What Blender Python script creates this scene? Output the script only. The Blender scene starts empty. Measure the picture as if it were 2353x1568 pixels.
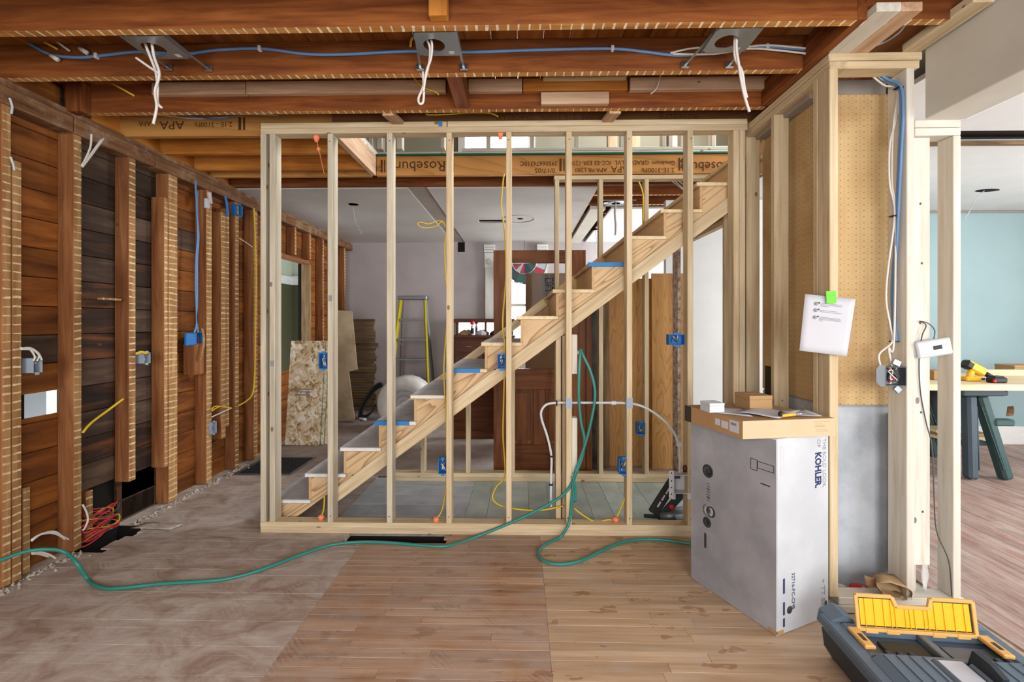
import bpy, bmesh, math, random
from mathutils import Matrix, Vector
random.seed(7)
SC = bpy.context.scene
COL = SC.collection
R = math.radians

# ------------------------------------------------------------------ camera, world, lights, exposure
YAW = R(1.15); CAMZ = 1.451; FPX = 1045.8; HOR = 742.0
cd = bpy.data.cameras.new('camera'); cam = bpy.data.objects.new('camera', cd); COL.objects.link(cam)
cam.location = (0, 0, CAMZ); cam.rotation_euler = (R(90), 0, YAW)
cd.lens = 16; cd.sensor_width = 36; cd.sensor_fit = 'HORIZONTAL'; cd.shift_y = -42 / 2353; cd.clip_start = .03
SC.camera = cam
wd = bpy.data.worlds.new('world'); SC.world = wd; wd.use_nodes = True
wd.node_tree.nodes['Background'].inputs[0].default_value = (.88, .94, 1, 1)
wd.node_tree.nodes['Background'].inputs[1].default_value = 1.6
vs = SC.view_settings
vs.view_transform = 'Standard'; vs.look = 'None'; vs.exposure = 0.62; vs.gamma = 1; vs.use_curve_mapping = False

def area(name, loc, rot, sx, sy, power, col=(1, .98, .95)):
    l = bpy.data.lights.new(name, 'AREA'); l.shape = 'RECTANGLE'; l.size = sx; l.size_y = sy
    l.energy = power; l.color = col
    o = bpy.data.objects.new(name, l); COL.objects.link(o); o.location = loc; o.rotation_euler = rot
    return o
# daylight through the windows of the place, and one added fill upstairs
area('window_light_rear_a', (-1.4, -1.75, 1.65), (R(90), 0, 0), 1.7, 1.9, 56)
area('window_light_rear_b', (1.1, -1.75, 1.65), (R(90), 0, 0), 1.7, 1.9, 66)
area('window_light_side_room', (6.7, 2.2, 1.6), (R(90), 0, R(90)), 2.6, 1.9, 120, (.96, .98, 1))
area('window_light_side_rear', (4.2, -1.75, 1.6), (R(90), 0, 0), 2.0, 1.9, 60, (.97, .98, 1))
area('window_light_back', (.02, 7.95, 1.75), (R(-90), 0, 0), .9, 1.6, 80, (.95, .98, 1))
area('window_light_back_side', (3.9, 6.2, 1.6), (R(90), 0, R(90)), 1.5, 1.7, 200, (.96, .98, 1))
area('window_light_upstairs', (-.35, 6.95, 4.3), (R(-90), 0, 0), 1.0, 1.4, 110, (.95, .98, 1))
area('added_light_upstairs', (3.3, 4.2, 4.3), (R(90), 0, R(90)), 1.8, 1.4, 230, (.96, .98, 1))  # added fill for brightness, set outside an unseen side opening

# ------------------------------------------------------------------ helpers
def ray(px, py):
    u = (px - 1176.5) / FPX; v = (HOR - py) / FPX; c = math.cos(YAW); s = math.sin(YAW)
    return Vector((u * c - s, c + u * s, v))
def at(px, py, Y=None, X=None, Z=None):
    d = ray(px, py)
    t = Y / d.y if Y is not None else (X / d.x if X is not None else (Z - CAMZ) / d.z)
    return Vector((d.x * t, d.y * t, CAMZ + d.z * t))
def hexc(h):
    c = [int(h[i:i + 2], 16) / 255 for i in (0, 2, 4)]
    return tuple(x / 12.92 if x < .04045 else ((x + .055) / 1.055) ** 2.4 for x in c) + (1,)

def gm(m): return m if not isinstance(m, str) else (MAT[m] if m in MAT else MAT[m + '_x'])
WM = {}
BASE = Matrix.Identity(4)
def add(name, me, mats=None, parent=None, M=None, smooth=False):
    M = BASE @ (M or Matrix.Identity(4))
    o = bpy.data.objects.new(name, me); COL.objects.link(o)
    if mats is not None and me is not None and len(me.materials) == 0:
        for m in (mats if isinstance(mats, (list, tuple)) else [mats]): me.materials.append(m)
    if smooth and me: me.polygons.foreach_set('use_smooth', [True] * len(me.polygons))
    o.matrix_basis = M; WM[o.name] = M
    if parent is not None:
        o.parent = parent; o.matrix_parent_inverse = WM[parent.name].inverted()
    return o
def tag(o, label=None, cat=None, group=None, kind=None):
    if label: o['label'] = label
    if cat: o['category'] = cat
    if group: o['group'] = group
    if kind: o['kind'] = kind
    return o
def empty(name, loc=(0, 0, 0), label=None, cat=None, group=None, kind=None, M=None):
    o = add(name, None, None, None, M or Matrix.Translation(loc)); o.empty_display_size = .1
    return tag(o, label, cat, group, kind)
def pyd(verts, faces, name='m'):
    me = bpy.data.meshes.new(name); me.from_pydata([tuple(v) for v in verts], [], faces); me.update(); return me

MC = {}
def boxmesh(dx, dy, dz, c, mats, fm):
    """chamfered box centred on its origin; fm: face key -> material slot"""
    key = (round(dx, 4), round(dy, 4), round(dz, 4), c, tuple(m.name for m in mats), tuple(sorted(fm.items())))
    if key in MC: return MC[key]
    h = (dx / 2, dy / 2, dz / 2); c = min(c, min(h) * .45)
    V = []; idx = {}
    for sx in (-1, 1):
        for sy in (-1, 1):
            for sz in (-1, 1):
                s = (sx, sy, sz)
                for a in range(3):
                    p = [s[k] * (h[k] - (0 if k == a else c)) for k in range(3)]
                    idx[(s, a)] = len(V); V.append(p)
    F = []; mi = []
    keys = {(0, -1): '-x', (0, 1): '+x', (1, -1): '-y', (1, 1): '+y', (2, -1): '-z', (2, 1): '+z'}
    def corner(a, s, b, sb, cc, sc):
        t = [0, 0, 0]; t[a] = s; t[b] = sb; t[cc] = sc; return tuple(t)
    for a in range(3):
        b, cc = (a + 1) % 3, (a + 2) % 3
        for s in (-1, 1):
            q = [idx[(corner(a, s, b, u, cc, v), a)] for u, v in ((-1, -1), (1, -1), (1, 1), (-1, 1))]
            F.append(q if s > 0 else q[::-1]); mi.append(fm.get(keys[(a, s)], 0))
    for a in range(3):
        b, cc = (a + 1) % 3, (a + 2) % 3
        for u in (-1, 1):
            for v in (-1, 1):
                p0 = corner(a, -1, b, u, cc, v); p1 = corner(a, 1, b, u, cc, v)
                q = [idx[(p0, b)], idx[(p1, b)], idx[(p1, cc)], idx[(p0, cc)]]
                F.append(q if u * v > 0 else q[::-1]); mi.append(0)
    for s in [(x, y, z) for x in (-1, 1) for y in (-1, 1) for z in (-1, 1)]:
        q = [idx[(s, 0)], idx[(s, 1)], idx[(s, 2)]]
        F.append(q if s[0] * s[1] * s[2] > 0 else q[::-1]); mi.append(0)
    me = pyd(V, F, 'box')
    for m in mats: me.materials.append(m)
    me.polygons.foreach_set('material_index', mi)
    MC[key] = me
    return me
def resolve(m, d):
    if isinstance(m, str):
        if m + '_x' in MAT: return MAT[m + '_' + 'xyz'[max(range(3), key=lambda k: d[k])]]
        return MAT[m]
    return m
def bx(name, parent, x0, x1, y0, y1, z0, z1, m, c=.003, fm=None, jit=0):
    d = (x1 - x0, y1 - y0, z1 - z0); mats = [resolve(m, d)]; f = {}
    for k, mm in (fm or {}).items():
        mm = resolve(mm, d)
        if mm not in mats: mats.append(mm)
        f[k] = mats.index(mm)
    me = boxmesh(*d, c, mats, f)
    M = Matrix.Translation(((x0 + x1) / 2, (y0 + y1) / 2, (z0 + z1) / 2))
    if jit: M = M @ Matrix.Rotation(random.uniform(-jit, jit), 4, random.choice('XYZ'))
    return add(name, me, None, parent, M)
def obx(name, parent, cen, d, rot, m, c=.003, fm=None):
    mats = [resolve(m, d)]; f = {}
    for k, mm in (fm or {}).items():
        mm = resolve(mm, d)
        if mm not in mats: mats.append(mm)
        f[k] = mats.index(mm)
    if isinstance(rot, (tuple, list)):
        from mathutils import Euler
        rot = Euler(rot).to_matrix().to_4x4()
    return add(name, boxmesh(*d, c, mats, f), None, parent, Matrix.Translation(cen) @ rot)
def beam(name, parent, p0, p1, w, h, m, roll_up=(0, 0, 1), c=.003):
    """board from p0 to p1 (centre line), w across, h along the up side"""
    p0 = Vector(p0); p1 = Vector(p1); x = (p1 - p0); L = x.length; x.normalize()
    y = Vector(roll_up).cross(x).normalized(); z = x.cross(y)
    M = Matrix((x, y, z)).transposed().to_4x4(); M.translation = (p0 + p1) / 2
    return add(name, boxmesh(L, w, h, c, [resolve(m, (L, w, h))], {}), None, parent, M)
def cr(pts, n=6):
    pts = [Vector(p) for p in pts]
    if len(pts) < 3: return pts
    out = []
    for i in range(len(pts) - 1):
        p0 = pts[max(i - 1, 0)]; p1 = pts[i]; p2 = pts[i + 1]; p3 = pts[min(i + 2, len(pts) - 1)]
        for k in range(n):
            t = k / n
            out.append(.5 * ((2 * p1) + (p2 - p0) * t + (2 * p0 - 5 * p1 + 4 * p2 - p3) * t * t + (3 * p1 - p0 - 3 * p2 + p3) * t ** 3))
    return out + [pts[-1]]
def tubemesh(pts, r, n=8, smooth=6):
    P = cr(pts, smooth) if smooth else [Vector(p) for p in pts]
    V = []; F = []; up = None
    for i, p in enumerate(P):
        t = (P[min(i + 1, len(P) - 1)] - P[max(i - 1, 0)])
        t = t.normalized() if t.length > 1e-9 else Vector((0, 0, 1))
        if up is None: up = Vector((0, 0, 1)) if abs(t.z) < .9 else Vector((1, 0, 0))
        s = t.cross(up)
        if s.length < 1e-6: s = t.orthogonal()
        s.normalize(); up = s.cross(t)
        for k in range(n):
            a = 2 * math.pi * k / n
            V.append(p + s * math.cos(a) * r + up * math.sin(a) * r)
    for i in range(len(P) - 1):
        for k in range(n):
            F.append([i * n + k, i * n + (k + 1) % n, (i + 1) * n + (k + 1) % n, (i + 1) * n + k])
    F.append(list(range(n))[::-1]); F.append([(len(P) - 1) * n + k for k in range(n)])
    return pyd(V, F, 'tube')
def tube(name, parent, pts, r, m, n=8, smooth=6):
    return add(name, tubemesh(pts, r, n, smooth), gm(m), parent, None, True)
def joinmesh(meshes):
    V = []; F = []
    for me in meshes:
        b = len(V); V += [tuple(v.co) for v in me.vertices]; F += [[b + i for i in p.vertices] for p in me.polygons]
    return pyd(V, F)
def lathe(name, parent, prof, m, M=None, n=20, smooth=True):
    V = []; F = []
    for r, z in prof:
        for k in range(n):
            a = 2 * math.pi * k / n; V.append((r * math.cos(a), r * math.sin(a), z))
    for i in range(len(prof) - 1):
        for k in range(n):
            F.append([i * n + k, i * n + (k + 1) % n, (i + 1) * n + (k + 1) % n, (i + 1) * n + k])
    if prof[0][0] > 1e-5: F.append(list(range(n))[::-1])
    if prof[-1][0] > 1e-5: F.append([(len(prof) - 1) * n + k for k in range(n)])
    return add(name, pyd(V, F), gm(m), parent, M, smooth)
def prism(name, parent, poly, d, m, M=None):
    """poly in local XY, extruded to local Z = d"""
    n = len(poly)
    V = [(x, y, 0) for x, y in poly] + [(x, y, d) for x, y in poly]
    F = [list(range(n))[::-1], [n + i for i in range(n)]] + [[i, (i + 1) % n, n + (i + 1) % n, n + i] for i in range(n)]
    me = pyd(V, F); bm = bmesh.new(); bm.from_mesh(me); bmesh.ops.recalc_face_normals(bm, faces=bm.faces); bm.to_mesh(me); bm.free()
    return add(name, me, gm(m), parent, M)
def frm(o, r, u):
    r = Vector(r).normalized(); u = Vector(u); u = (u - r * u.dot(r)).normalized(); n = r.cross(u)
    M = Matrix((r, u, n)).transposed().to_4x4(); M.translation = Vector(o); return M
XZ = lambda x, y, z: frm((x, y, z), (1, 0, 0), (0, 0, 1))      # faces the camera (-Y)
def text(name, parent, s, size, m, M, align='LEFT', sx=1.0, bold=0):
    cu = bpy.data.curves.new('t', 'FONT'); cu.body = s; cu.size = size; cu.extrude = .0004; cu.resolution_u = 2
    cu.align_x = align; cu.offset = bold
    ob = bpy.data.objects.new('t', cu); COL.objects.link(ob)
    bpy.context.view_layer.update()
    me = bpy.data.meshes.new_from_object(ob.evaluated_get(bpy.context.evaluated_depsgraph_get()))
    bpy.data.objects.remove(ob); me.materials.clear()
    return add(name, me, MAT[m], parent, M @ Matrix.Diagonal((sx, 1, 1, 1)) @ Matrix.Translation((0, 0, .0006)))
def decal(name, parent, M, x0, x1, y0, y1, m, t=.0008):
    return add(name, boxmesh(x1 - x0, y1 - y0, t, .0001, [MAT[m]], {}), None, parent, M @ Matrix.Translation(((x0 + x1) / 2, (y0 + y1) / 2, t / 2)))

# ------------------------------------------------------------------ materials
MAT = {}
class NT:
    def __init__(s, name, rough=.7, metal=0, spec=.3):
        m = bpy.data.materials.new(name); m.use_nodes = True; s.m = m; s.t = m.node_tree; s.b = s.t.nodes['Principled BSDF']
        s.b.inputs['Roughness'].default_value = rough; s.b.inputs['Metallic'].default_value = metal
        s.b.inputs['Specular IOR Level'].default_value = spec
        MAT[name] = m
    def n(s, ty, **kw):
        nd = s.t.nodes.new(ty)
        for k, v in kw.items():
            if k.startswith('i_'): nd.inputs[k[2:].replace('_', ' ')].default_value = v
            else: setattr(nd, k, v)
        return nd
    def l(s, a, b): s.t.links.new(a, b)
    def math(s, op, a, b=None, clamp=False):
        nd = s.n('ShaderNodeMath', operation=op, use_clamp=clamp)
        for i, v in enumerate((a, b)):
            if v is None: continue
            if isinstance(v, (int, float)): nd.inputs[i].default_value = v
            else: s.l(v, nd.inputs[i])
        return nd.outputs[0]
    def mix(s, f, a, b, mode='MIX'):
        nd = s.n('ShaderNodeMix', data_type='RGBA', blend_type=mode)
        for i, v in ((0, f), (6, a), (7, b)):
            if isinstance(v, (int, float, tuple)): nd.inputs[i].default_value = v
            else: s.l(v, nd.inputs[i])
        return nd.outputs[2]
    def ramp(s, f, stops):
        nd = s.n('ShaderNodeValToRGB'); e = nd.color_ramp.elements
        e[0].position, e[0].color = stops[0]; e[1].position, e[1].color = stops[-1]
        for p, c in stops[1:-1]:
            q = e.new(p); q.color = c
        s.l(f, nd.inputs[0]); return nd.outputs[0]
    def noise(s, vec, sc, det=4, rough=.55, dist=0):
        nd = s.n('ShaderNodeTexNoise'); nd.inputs['Scale'].default_value = sc; nd.inputs['Detail'].default_value = det
        nd.inputs['Roughness'].default_value = rough; nd.inputs['Distortion'].default_value = dist
        s.l(vec, nd.inputs['Vector']); return nd.outputs[0]
    def objvec(s, rnd=True):
        tc = s.n('ShaderNodeTexCoord')
        if not rnd: return tc.outputs['Object']
        oi = s.n('ShaderNodeObjectInfo'); mu = s.math('MULTIPLY', oi.outputs['Random'], 61.7)
        va = s.n('ShaderNodeVectorMath', operation='ADD'); s.l(tc.outputs['Object'], va.inputs[0]); s.l(mu, va.inputs[1]); return va.outputs[0]
    def pos(s): return s.n('ShaderNodeNewGeometry').outputs['Position']
    def rnd(s): return s.n('ShaderNodeObjectInfo').outputs['Random']
    def scale(s, v, sc):
        nd = s.n('ShaderNodeVectorMath', operation='MULTIPLY'); s.l(v, nd.inputs[0]); nd.inputs[1].default_value = sc; return nd.outputs[0]
    def sep(s, v):
        nd = s.n('ShaderNodeSeparateXYZ'); s.l(v, nd.inputs[0]); return nd.outputs
    def out(s, col, bump=None, bs=.3, bd=.004):
        if isinstance(col, tuple): s.b.inputs['Base Color'].default_value = col
        else: s.l(col, s.b.inputs['Base Color'])
        if bump is not None:
            bn = s.n('ShaderNodeBump'); bn.inputs['Strength'].default_value = bs; bn.inputs['Distance'].default_value = bd
            s.l(bump, bn.inputs['Height']); s.l(bn.outputs[0], s.b.inputs['Normal'])
        return s.m

def plain(name, h, rough=.6, metal=0, var=.06, spec=.3, nscale=9):
    t = NT(name, rough, metal, spec); c = hexc(h)
    n = t.noise(t.objvec(), nscale, 4)
    f = t.math('ADD', t.math('MULTIPLY', t.math('SUBTRACT', n, .5), var * 4), 1.0)
    nd = t.n('ShaderNodeVectorMath', operation='SCALE'); nd.inputs[0].default_value = c[:3]; t.l(f, nd.inputs['Scale'])
    return t.out(nd.outputs[0])

def wood(name, dark, mid, light, knots=0, vary=.25, grain=16, rough=.72, stain=None, stripes=None, dust=None):
    for ax in 'xyz':
        t = NT(name + '_' + ax, rough, 0, .25); v = t.objvec(); k = 'xyz'.index(ax)
        sc = [grain] * 3; sc[k] = 1.1
        g = t.noise(t.scale(v, tuple(sc)), 1.6, 6, .6, .6)
        col = t.ramp(g, [(.28, hexc(dark)), (.5, hexc(mid)), (.72, hexc(light))])
        big = t.noise(v, 1.3, 3)
        col = t.mix(t.math('MULTIPLY', t.math('SUBTRACT', big, .35, True), 1.1, True), col, t.mix(1, col, hexc(stain) if stain else (.72, .66, .6, 1), 'MULTIPLY'))
        rv = t.math('ADD', t.math('MULTIPLY', t.rnd(), vary), 1 - vary * .55)
        hs = t.n('ShaderNodeHueSaturation'); t.l(col, hs.inputs['Color']); t.l(rv, hs.inputs['Value']); col = hs.outputs[0]
        if knots:
            sk = [13] * 3; sk[k] = 7.5
            vo = t.n('ShaderNodeTexVoronoi'); vo.inputs['Scale'].default_value = 1; t.l(t.scale(v, tuple(sk)), vo.inputs['Vector'])
            f = t.math('MULTIPLY', t.math('LESS_THAN', vo.outputs['Distance'], .13), t.math('GREATER_THAN', t.sep(vo.outputs['Color'])[0], 1 - knots))
            col = t.mix(t.math('MULTIPLY', f, .75), col, hexc('5a3c1e'))
        if stripes:
            x = t.sep(t.pos())[k]
            wob = t.math('MULTIPLY', t.noise(t.pos(), 7, 3), .03)
            fr = t.math('FRACT', t.math('DIVIDE', t.math('ADD', x, wob), .0485))
            wn = t.math('ADD', t.math('MULTIPLY', t.noise(t.pos(), 6, 3), .7), -.14)
            f = t.math('MULTIPLY', t.math('SUBTRACT', wn, fr), 14, True)
            f = t.math('MULTIPLY', f, t.math('MULTIPLY', t.math('SUBTRACT', t.noise(v, 30, 4, .7), .2, True), 2.6, True))
            col = t.mix(f, col, hexc(stripes))
        if dust:
            f = t.math('MULTIPLY', t.math('SUBTRACT', t.noise(v, 6, 6, .7), .5, True), 3.2, True)
            col = t.mix(f, col, hexc(dust))
        t.out(col, g, .25, .003)
wood('lumber', 'b49e7e', 'cbb796', 'dacbae', knots=.2, vary=.16, grain=20, stain='e2d2bb')
wood('lumber_grey', 'b0a590', 'c8bda8', 'd8cfbc', knots=.2, vary=.12, grain=20, stain='d9d2c6')
wood('lumber_white', 'c0b8a8', 'd2ccc0', 'dcd8ce', knots=.2, vary=.06, grain=18, stain='e9e4da')
wood('lumber_pink', 'a88468', 'c2a084', 'd2b898', knots=.2, vary=.12, grain=18, stain='d8c4b0')
wood('joist', '562a10', '7c441c', '9a5c2a', knots=.1, vary=.25, grain=14, stain='866450')
wood('joist_edge', '9a6230', 'bc8442', 'd6a262', vary=.2, grain=14, stripes='f4e8d0', stain='8e6440')
wood('sheath', '5c3014', '8a5020', 'aa6c2e', knots=.12, vary=.5, grain=9, stain='684630')
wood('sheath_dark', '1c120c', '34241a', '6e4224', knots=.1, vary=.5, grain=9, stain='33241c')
wood('sheath_grey', '34281f', '4c3a2e', '66523f', vary=.35, grain=9, stain='4a4040')
wood('oldstud', '6e4022', '925e38', 'ac784c', knots=.12, vary=.25, grain=14, stain='a08070')
wood('oldstud_edge', '8a6238', 'aa8050', 'c4a06e', vary=.3, grain=14, stripes='dcc8a4', stain='9a7450')
wood('oldplate', '523420', '745034', '90704e', vary=.2, grain=14, stain='9a887c', dust='a89078')
wood('newjoist', '9a5a20', 'b97730', 'cf9046', vary=.2, grain=12, stain='a8703c')
wood('plank', '7a5c44', '9c7c60', 'b89a7c', vary=.3, grain=12)
wood('lath', '5a4530', '8a7050', 'a88c68', vary=.35, grain=14, stain='8a7058')
wood('door', '583016', '7a4622', '905a2e', vary=.08, grain=16, rough=.5, stain='5a3824')
wood('trimwhite', 'd2d0cc', 'dddbd6', 'e6e4e0', vary=.04, grain=8, stain='dcdad6')
wood('subfloor', '7a4214', 'a0622a', 'b87c3c', vary=.35, grain=9, stain='7c5030')
wood('pale', 'cdb48c', 'dfcaa4', 'ecdcbc', vary=.1, grain=14)

def plyw(name, base, line, scl=1, dist=6, axis='x', f=.7):
    t = NT(name, .65, 0, .3); v = t.objvec()
    w = t.n('ShaderNodeTexNoise'); w.inputs['Scale'].default_value = 1.4 * scl; w.inputs['Detail'].default_value = 1.5
    st = {'s': (.55, 5.5, 5.5), 'x': (.35, 2.2, 2.2), 'y': (2.2, .35, 2.2), 'z': (2.2, 2.2, .35)}[axis]
    if axis == 's':
        rt = t.n('ShaderNodeMapping'); rt.inputs['Rotation'].default_value = (0, 0, -math.atan(.743)); t.l(v, rt.inputs['Vector']); v = rt.outputs[0]
    t.l(t.scale(v, st), w.inputs['Vector'])
    fr = t.math('FRACT', t.math('MULTIPLY', w.outputs[0], dist * 2.2))
    lines = t.math('POWER', fr, 3.5)
    fine = t.noise(t.scale(v, tuple(a * 22 for a in st)), 1, 3)
    col = t.mix(t.math('MULTIPLY', lines, f), hexc(base), hexc(line))
    col = t.mix(t.math('MULTIPLY', fine, .35), col, t.mix(1, col, (.72, .62, .5, 1), 'MULTIPLY'))
    t.out(col, lines, .1, .002)
plyw('stringer', 'd2b48c', '7c5430', 1.0, 5, 's', .8)
plyw('plywood', 'b58850', '835a2e', 2.2, 7, 'z', .65)
plyw('riser', 'c8a67c', 'b88a58', 1.2, 4, 'y', .4)
plyw('lvl_dark', '6a4424', '4a2c14', .8, 6, 'x', .5)
plyw('lvl', 'bd884a', '8f5c28', .8, 6, 'x', .5)

# OSB: stretched chips
t = NT('osb', .75); v = t.objvec()
ca = []
nz = t.n('ShaderNodeTexNoise'); nz.inputs['Scale'].default_value = 9; nz.inputs['Detail'].default_value = 3; t.l(v, nz.inputs['Vector'])
nzs = t.scale(nz.outputs[1], (.10, .10, .10)); wv = t.n('ShaderNodeVectorMath', operation='ADD'); t.l(v, wv.inputs[0]); t.l(nzs, wv.inputs[1])
for i, (ang, sc) in enumerate(((.5, (34, 34, 11)), (-.9, (44, 44, 13)), (1.7, (30, 30, 12)))):
    mp = t.n('ShaderNodeMapping'); mp.inputs['Rotation'].default_value = (0, ang, 0); t.l(wv.outputs[0], mp.inputs['Vector'])
    vo = t.n('ShaderNodeTexVoronoi'); vo.inputs['Scale'].default_value = 1; t.l(t.scale(mp.outputs[0], sc), vo.inputs['Vector']); ca.append(t.sep(vo.outputs['Color'])[i])
mx = t.math('ADD', t.math('MAXIMUM', t.math('MULTIPLY', ca[0], .8), t.math('MULTIPLY', ca[1], .7)), t.math('MULTIPLY', ca[2], .25))
t.out(t.ramp(mx, [(.25, hexc('9a7a52')), (.45, hexc('c4a880')), (.68, hexc('dccbaa')), (.95, hexc('f8f2e6'))]), mx, .4, .003)

# dusty strip floor: plank tint + dust zones in room coordinates
t = NT('floor_plank', .62, 0, .3); v = t.objvec(); p = t.pos()
g = t.noise(t.scale(v, (1.2, 18, 18)), 1.5, 5)
base = t.ramp(g, [(.25, hexc('80593f')), (.5, hexc('a67e5e')), (.75, hexc('bf9b7c'))])
right = t.ramp(g, [(.25, hexc('a08468')), (.5, hexc('b89a7c')), (.75, hexc('c9ae90'))])
sx = t.sep(p)
xr = t.math('GREATER_THAN', sx[0], .127); xl = t.math('LESS_THAN', t.math('ADD', sx[0], t.math('MULTIPLY', t.noise(p, 30, 3), .02)), -1.045)
col = t.mix(xr, base, right)
hs = t.n('ShaderNodeHueSaturation'); t.l(col, hs.inputs['Color']); t.l(t.math('ADD', t.math('MULTIPLY', t.rnd(), .26), .86), hs.inputs['Value']); col = hs.outputs[0]
stn = t.math('MULTIPLY', t.math('GREATER_THAN', t.noise(t.scale(p, (2.2, 5, 1)), 2.3, 3), .63), t.math('SUBTRACT', .55, t.math('MULTIPLY', xl, .4)))
col = t.mix(stn, col, t.mix(1, col, hexc('b98a55'), 'MULTIPLY'))
d1 = t.noise(p, 2.2, 8, .68, .5)
d2 = t.noise(t.scale(p, (1, 3.5, 1)), 5, 6, .75)
df = t.math('ADD', t.math('MULTIPLY', d1, .9), t.math('MULTIPLY', d2, .7))
thr = t.math('ADD', .62, t.math('SUBTRACT', t.math('MULTIPLY', xr, .16), t.math('MULTIPLY', xl, .5)))
dust = t.math('MULTIPLY', t.math('SUBTRACT', df, thr, True), 1.9, True)
dust = t.math('MINIMUM', dust, t.math('ADD', .45, t.math('MULTIPLY', xl, .3)))
col = t.mix(dust, col, hexc('b1a69e'))
lf = t.noise(t.scale(p, (1.4, 2.2, 1)), 2.6, 9, .72, 1.2)
lcol = t.ramp(lf, [(.34, hexc('8a7264')), (.46, hexc('a69488')), (.56, hexc('b5a99f')), (.7, hexc('c8beb4'))])
wide = t.noise(p, .9, 4, .6, .4)
lcol = t.mix(t.math('MULTIPLY', t.math('SUBTRACT', wide, .48, True), 2.5, True), lcol, hexc('aea6a2'))
col = t.mix(t.math('MULTIPLY', xl, .93), col, lcol)
# footprints: small tread bars in dusty patches
wv = t.n('ShaderNodeTexWave', bands_direction='DIAGONAL'); wv.inputs['Scale'].default_value = 20; wv.inputs['Distortion'].default_value = 3; t.l(p, wv.inputs['Vector'])
fp = t.math('MULTIPLY', t.math('GREATER_THAN', wv.outputs[1], .6), t.math('MULTIPLY', t.math('SUBTRACT', t.noise(p, 4.2, 2), .6, True), 5, True))
col = t.mix(t.math('MULTIPLY', fp, t.math('SUBTRACT', .55, t.math('MULTIPLY', xr, .5))), col, t.mix(1, col, hexc('a88f7a'), 'MULTIPLY'))
# chalky scratches
wv = t.n('ShaderNodeTexNoise'); wv.inputs['Scale'].default_value = 1; wv.inputs['Detail'].default_value = 3
rt = t.n('ShaderNodeMapping'); rt.inputs['Rotation'].default_value = (0, 0, .75); rt.inputs['Scale'].default_value = (60, 2.2, 1); t.l(p, rt.inputs['Vector']); t.l(rt.outputs[0], wv.inputs['Vector'])
sc_ = t.math('MULTIPLY', t.math('SUBTRACT', wv.outputs[0], .66, True), 3.5, True)
col = t.mix(t.math('MULTIPLY', sc_, t.math('ADD', .15, t.math('MULTIPLY', xl, .5))), col, hexc('d2cbc2'))
t.l(t.math('ADD', .45, t.math('MULTIPLY', dust, .4)), t.b.inputs['Roughness'])
t.out(col, df, .15, .003)

t = NT('floor_base', .8); p = t.pos(); n_ = t.noise(p, 9, 5)
t.out(t.ramp(n_, [(.3, hexc('9a8c7e')), (.7, hexc('e2dacf'))]))
t = NT('floor_side', .6); v = t.objvec(); p = t.pos(); g = t.noise(t.scale(v, (16, 1.2, 16)), 1.6, 5)
col = t.ramp(g, [(.25, hexc('7e5a50')), (.5, hexc('9c7c70')), (.75, hexc('b59a8e'))])
d = t.math('MULTIPLY', t.math('SUBTRACT', t.noise(t.scale(p, (3, 1, 1)), 3, 7, .7), .40, True), 2.6, True)
col = t.mix(d, col, hexc('b8aca4'))
hs = t.n('ShaderNodeHueSaturation'); t.l(col, hs.inputs['Color']); t.l(t.math('ADD', t.math('MULTIPLY', t.rnd(), .3), .84), hs.inputs['Value'])
t.out(hs.outputs[0])
for nm, a, b in (('floor_grey', 'a2aab2', 'ccd2d6'), ('floor_green', 'a0b0aa', 'c6d0ca'), ('floor_hall', '857870', 'ada098')):
    t = NT(nm, .6); v = t.objvec(); n_ = t.noise(v, 4, 6, .65)
    col = t.ramp(n_, [(.3, hexc(a)), (.7, hexc(b))])
    hs = t.n('ShaderNodeHueSaturation'); t.l(col, hs.inputs['Color']); t.l(t.math('ADD', t.math('MULTIPLY', t.rnd(), .2), .9), hs.inputs['Value'])
    sp = t.math('GREATER_THAN', t.noise(t.pos(), 70, 2), .74)
    t.out(t.mix(t.math('MULTIPLY', sp, .6), hs.outputs[0], hexc('d8d8d4')))

# wallpaper: woven ground with columns of small motifs
def wallpaper(name, ax):
    t = NT(name, .8); p = t.pos(); s = t.sep(p)
    def cell(a, b, pa, pb, oa=0.):
        fa = t.math('SUBTRACT', t.math('FRACT', t.math('ADD', t.math('DIVIDE', a, pa), oa)), .5)
        fb = t.math('SUBTRACT', t.math('FRACT', t.math('DIVIDE', b, pb)), .5)
        return t.math('ADD', t.math('POWER', t.math('MULTIPLY', fa, pa), 2), t.math('POWER', t.math('MULTIPLY', fb, pb), 2))
    h = s['xy'.index(ax)]
    d = cell(h, s[2], .042, .033); m1 = t.math('LESS_THAN', d, .0042 ** 2)
    d = cell(h, s[2], .042, .0165, .5); m2 = t.math('LESS_THAN', d, .0028 ** 2)
    weave = t.math('MULTIPLY', t.math('LESS_THAN', t.math('FRACT', t.math('DIVIDE', h, .0075)), .3), t.math('LESS_THAN', t.math('FRACT', t.math('DIVIDE', s[2], .0075)), .5))
    n_ = t.noise(p, 2.5, 4)
    col = t.ramp(n_, [(.3, hexc('b18f60')), (.7, hexc('c8ac7e'))])
    col = t.mix(t.math('MULTIPLY', weave, .3), col, hexc('e6cfa0'))
    col = t.mix(t.math('MULTIPLY', m2, .55), col, hexc('a9772f'))
    col = t.mix(t.math('MULTIPLY', m1, .5), col, hexc('83502a'))
    st = t.math('MULTIPLY', t.math('SUBTRACT', t.noise(t.scale(p, (1.2, 1.2, .8)), 3.2, 3), .58, True), 4, True)
    t.out(t.mix(t.math('MULTIPLY', st, .6), col, t.mix(1, col, hexc('b8803f'), 'MULTIPLY')))
wallpaper('wallpaper_front', 'x'); wallpaper('wallpaper_side', 'y')

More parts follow.
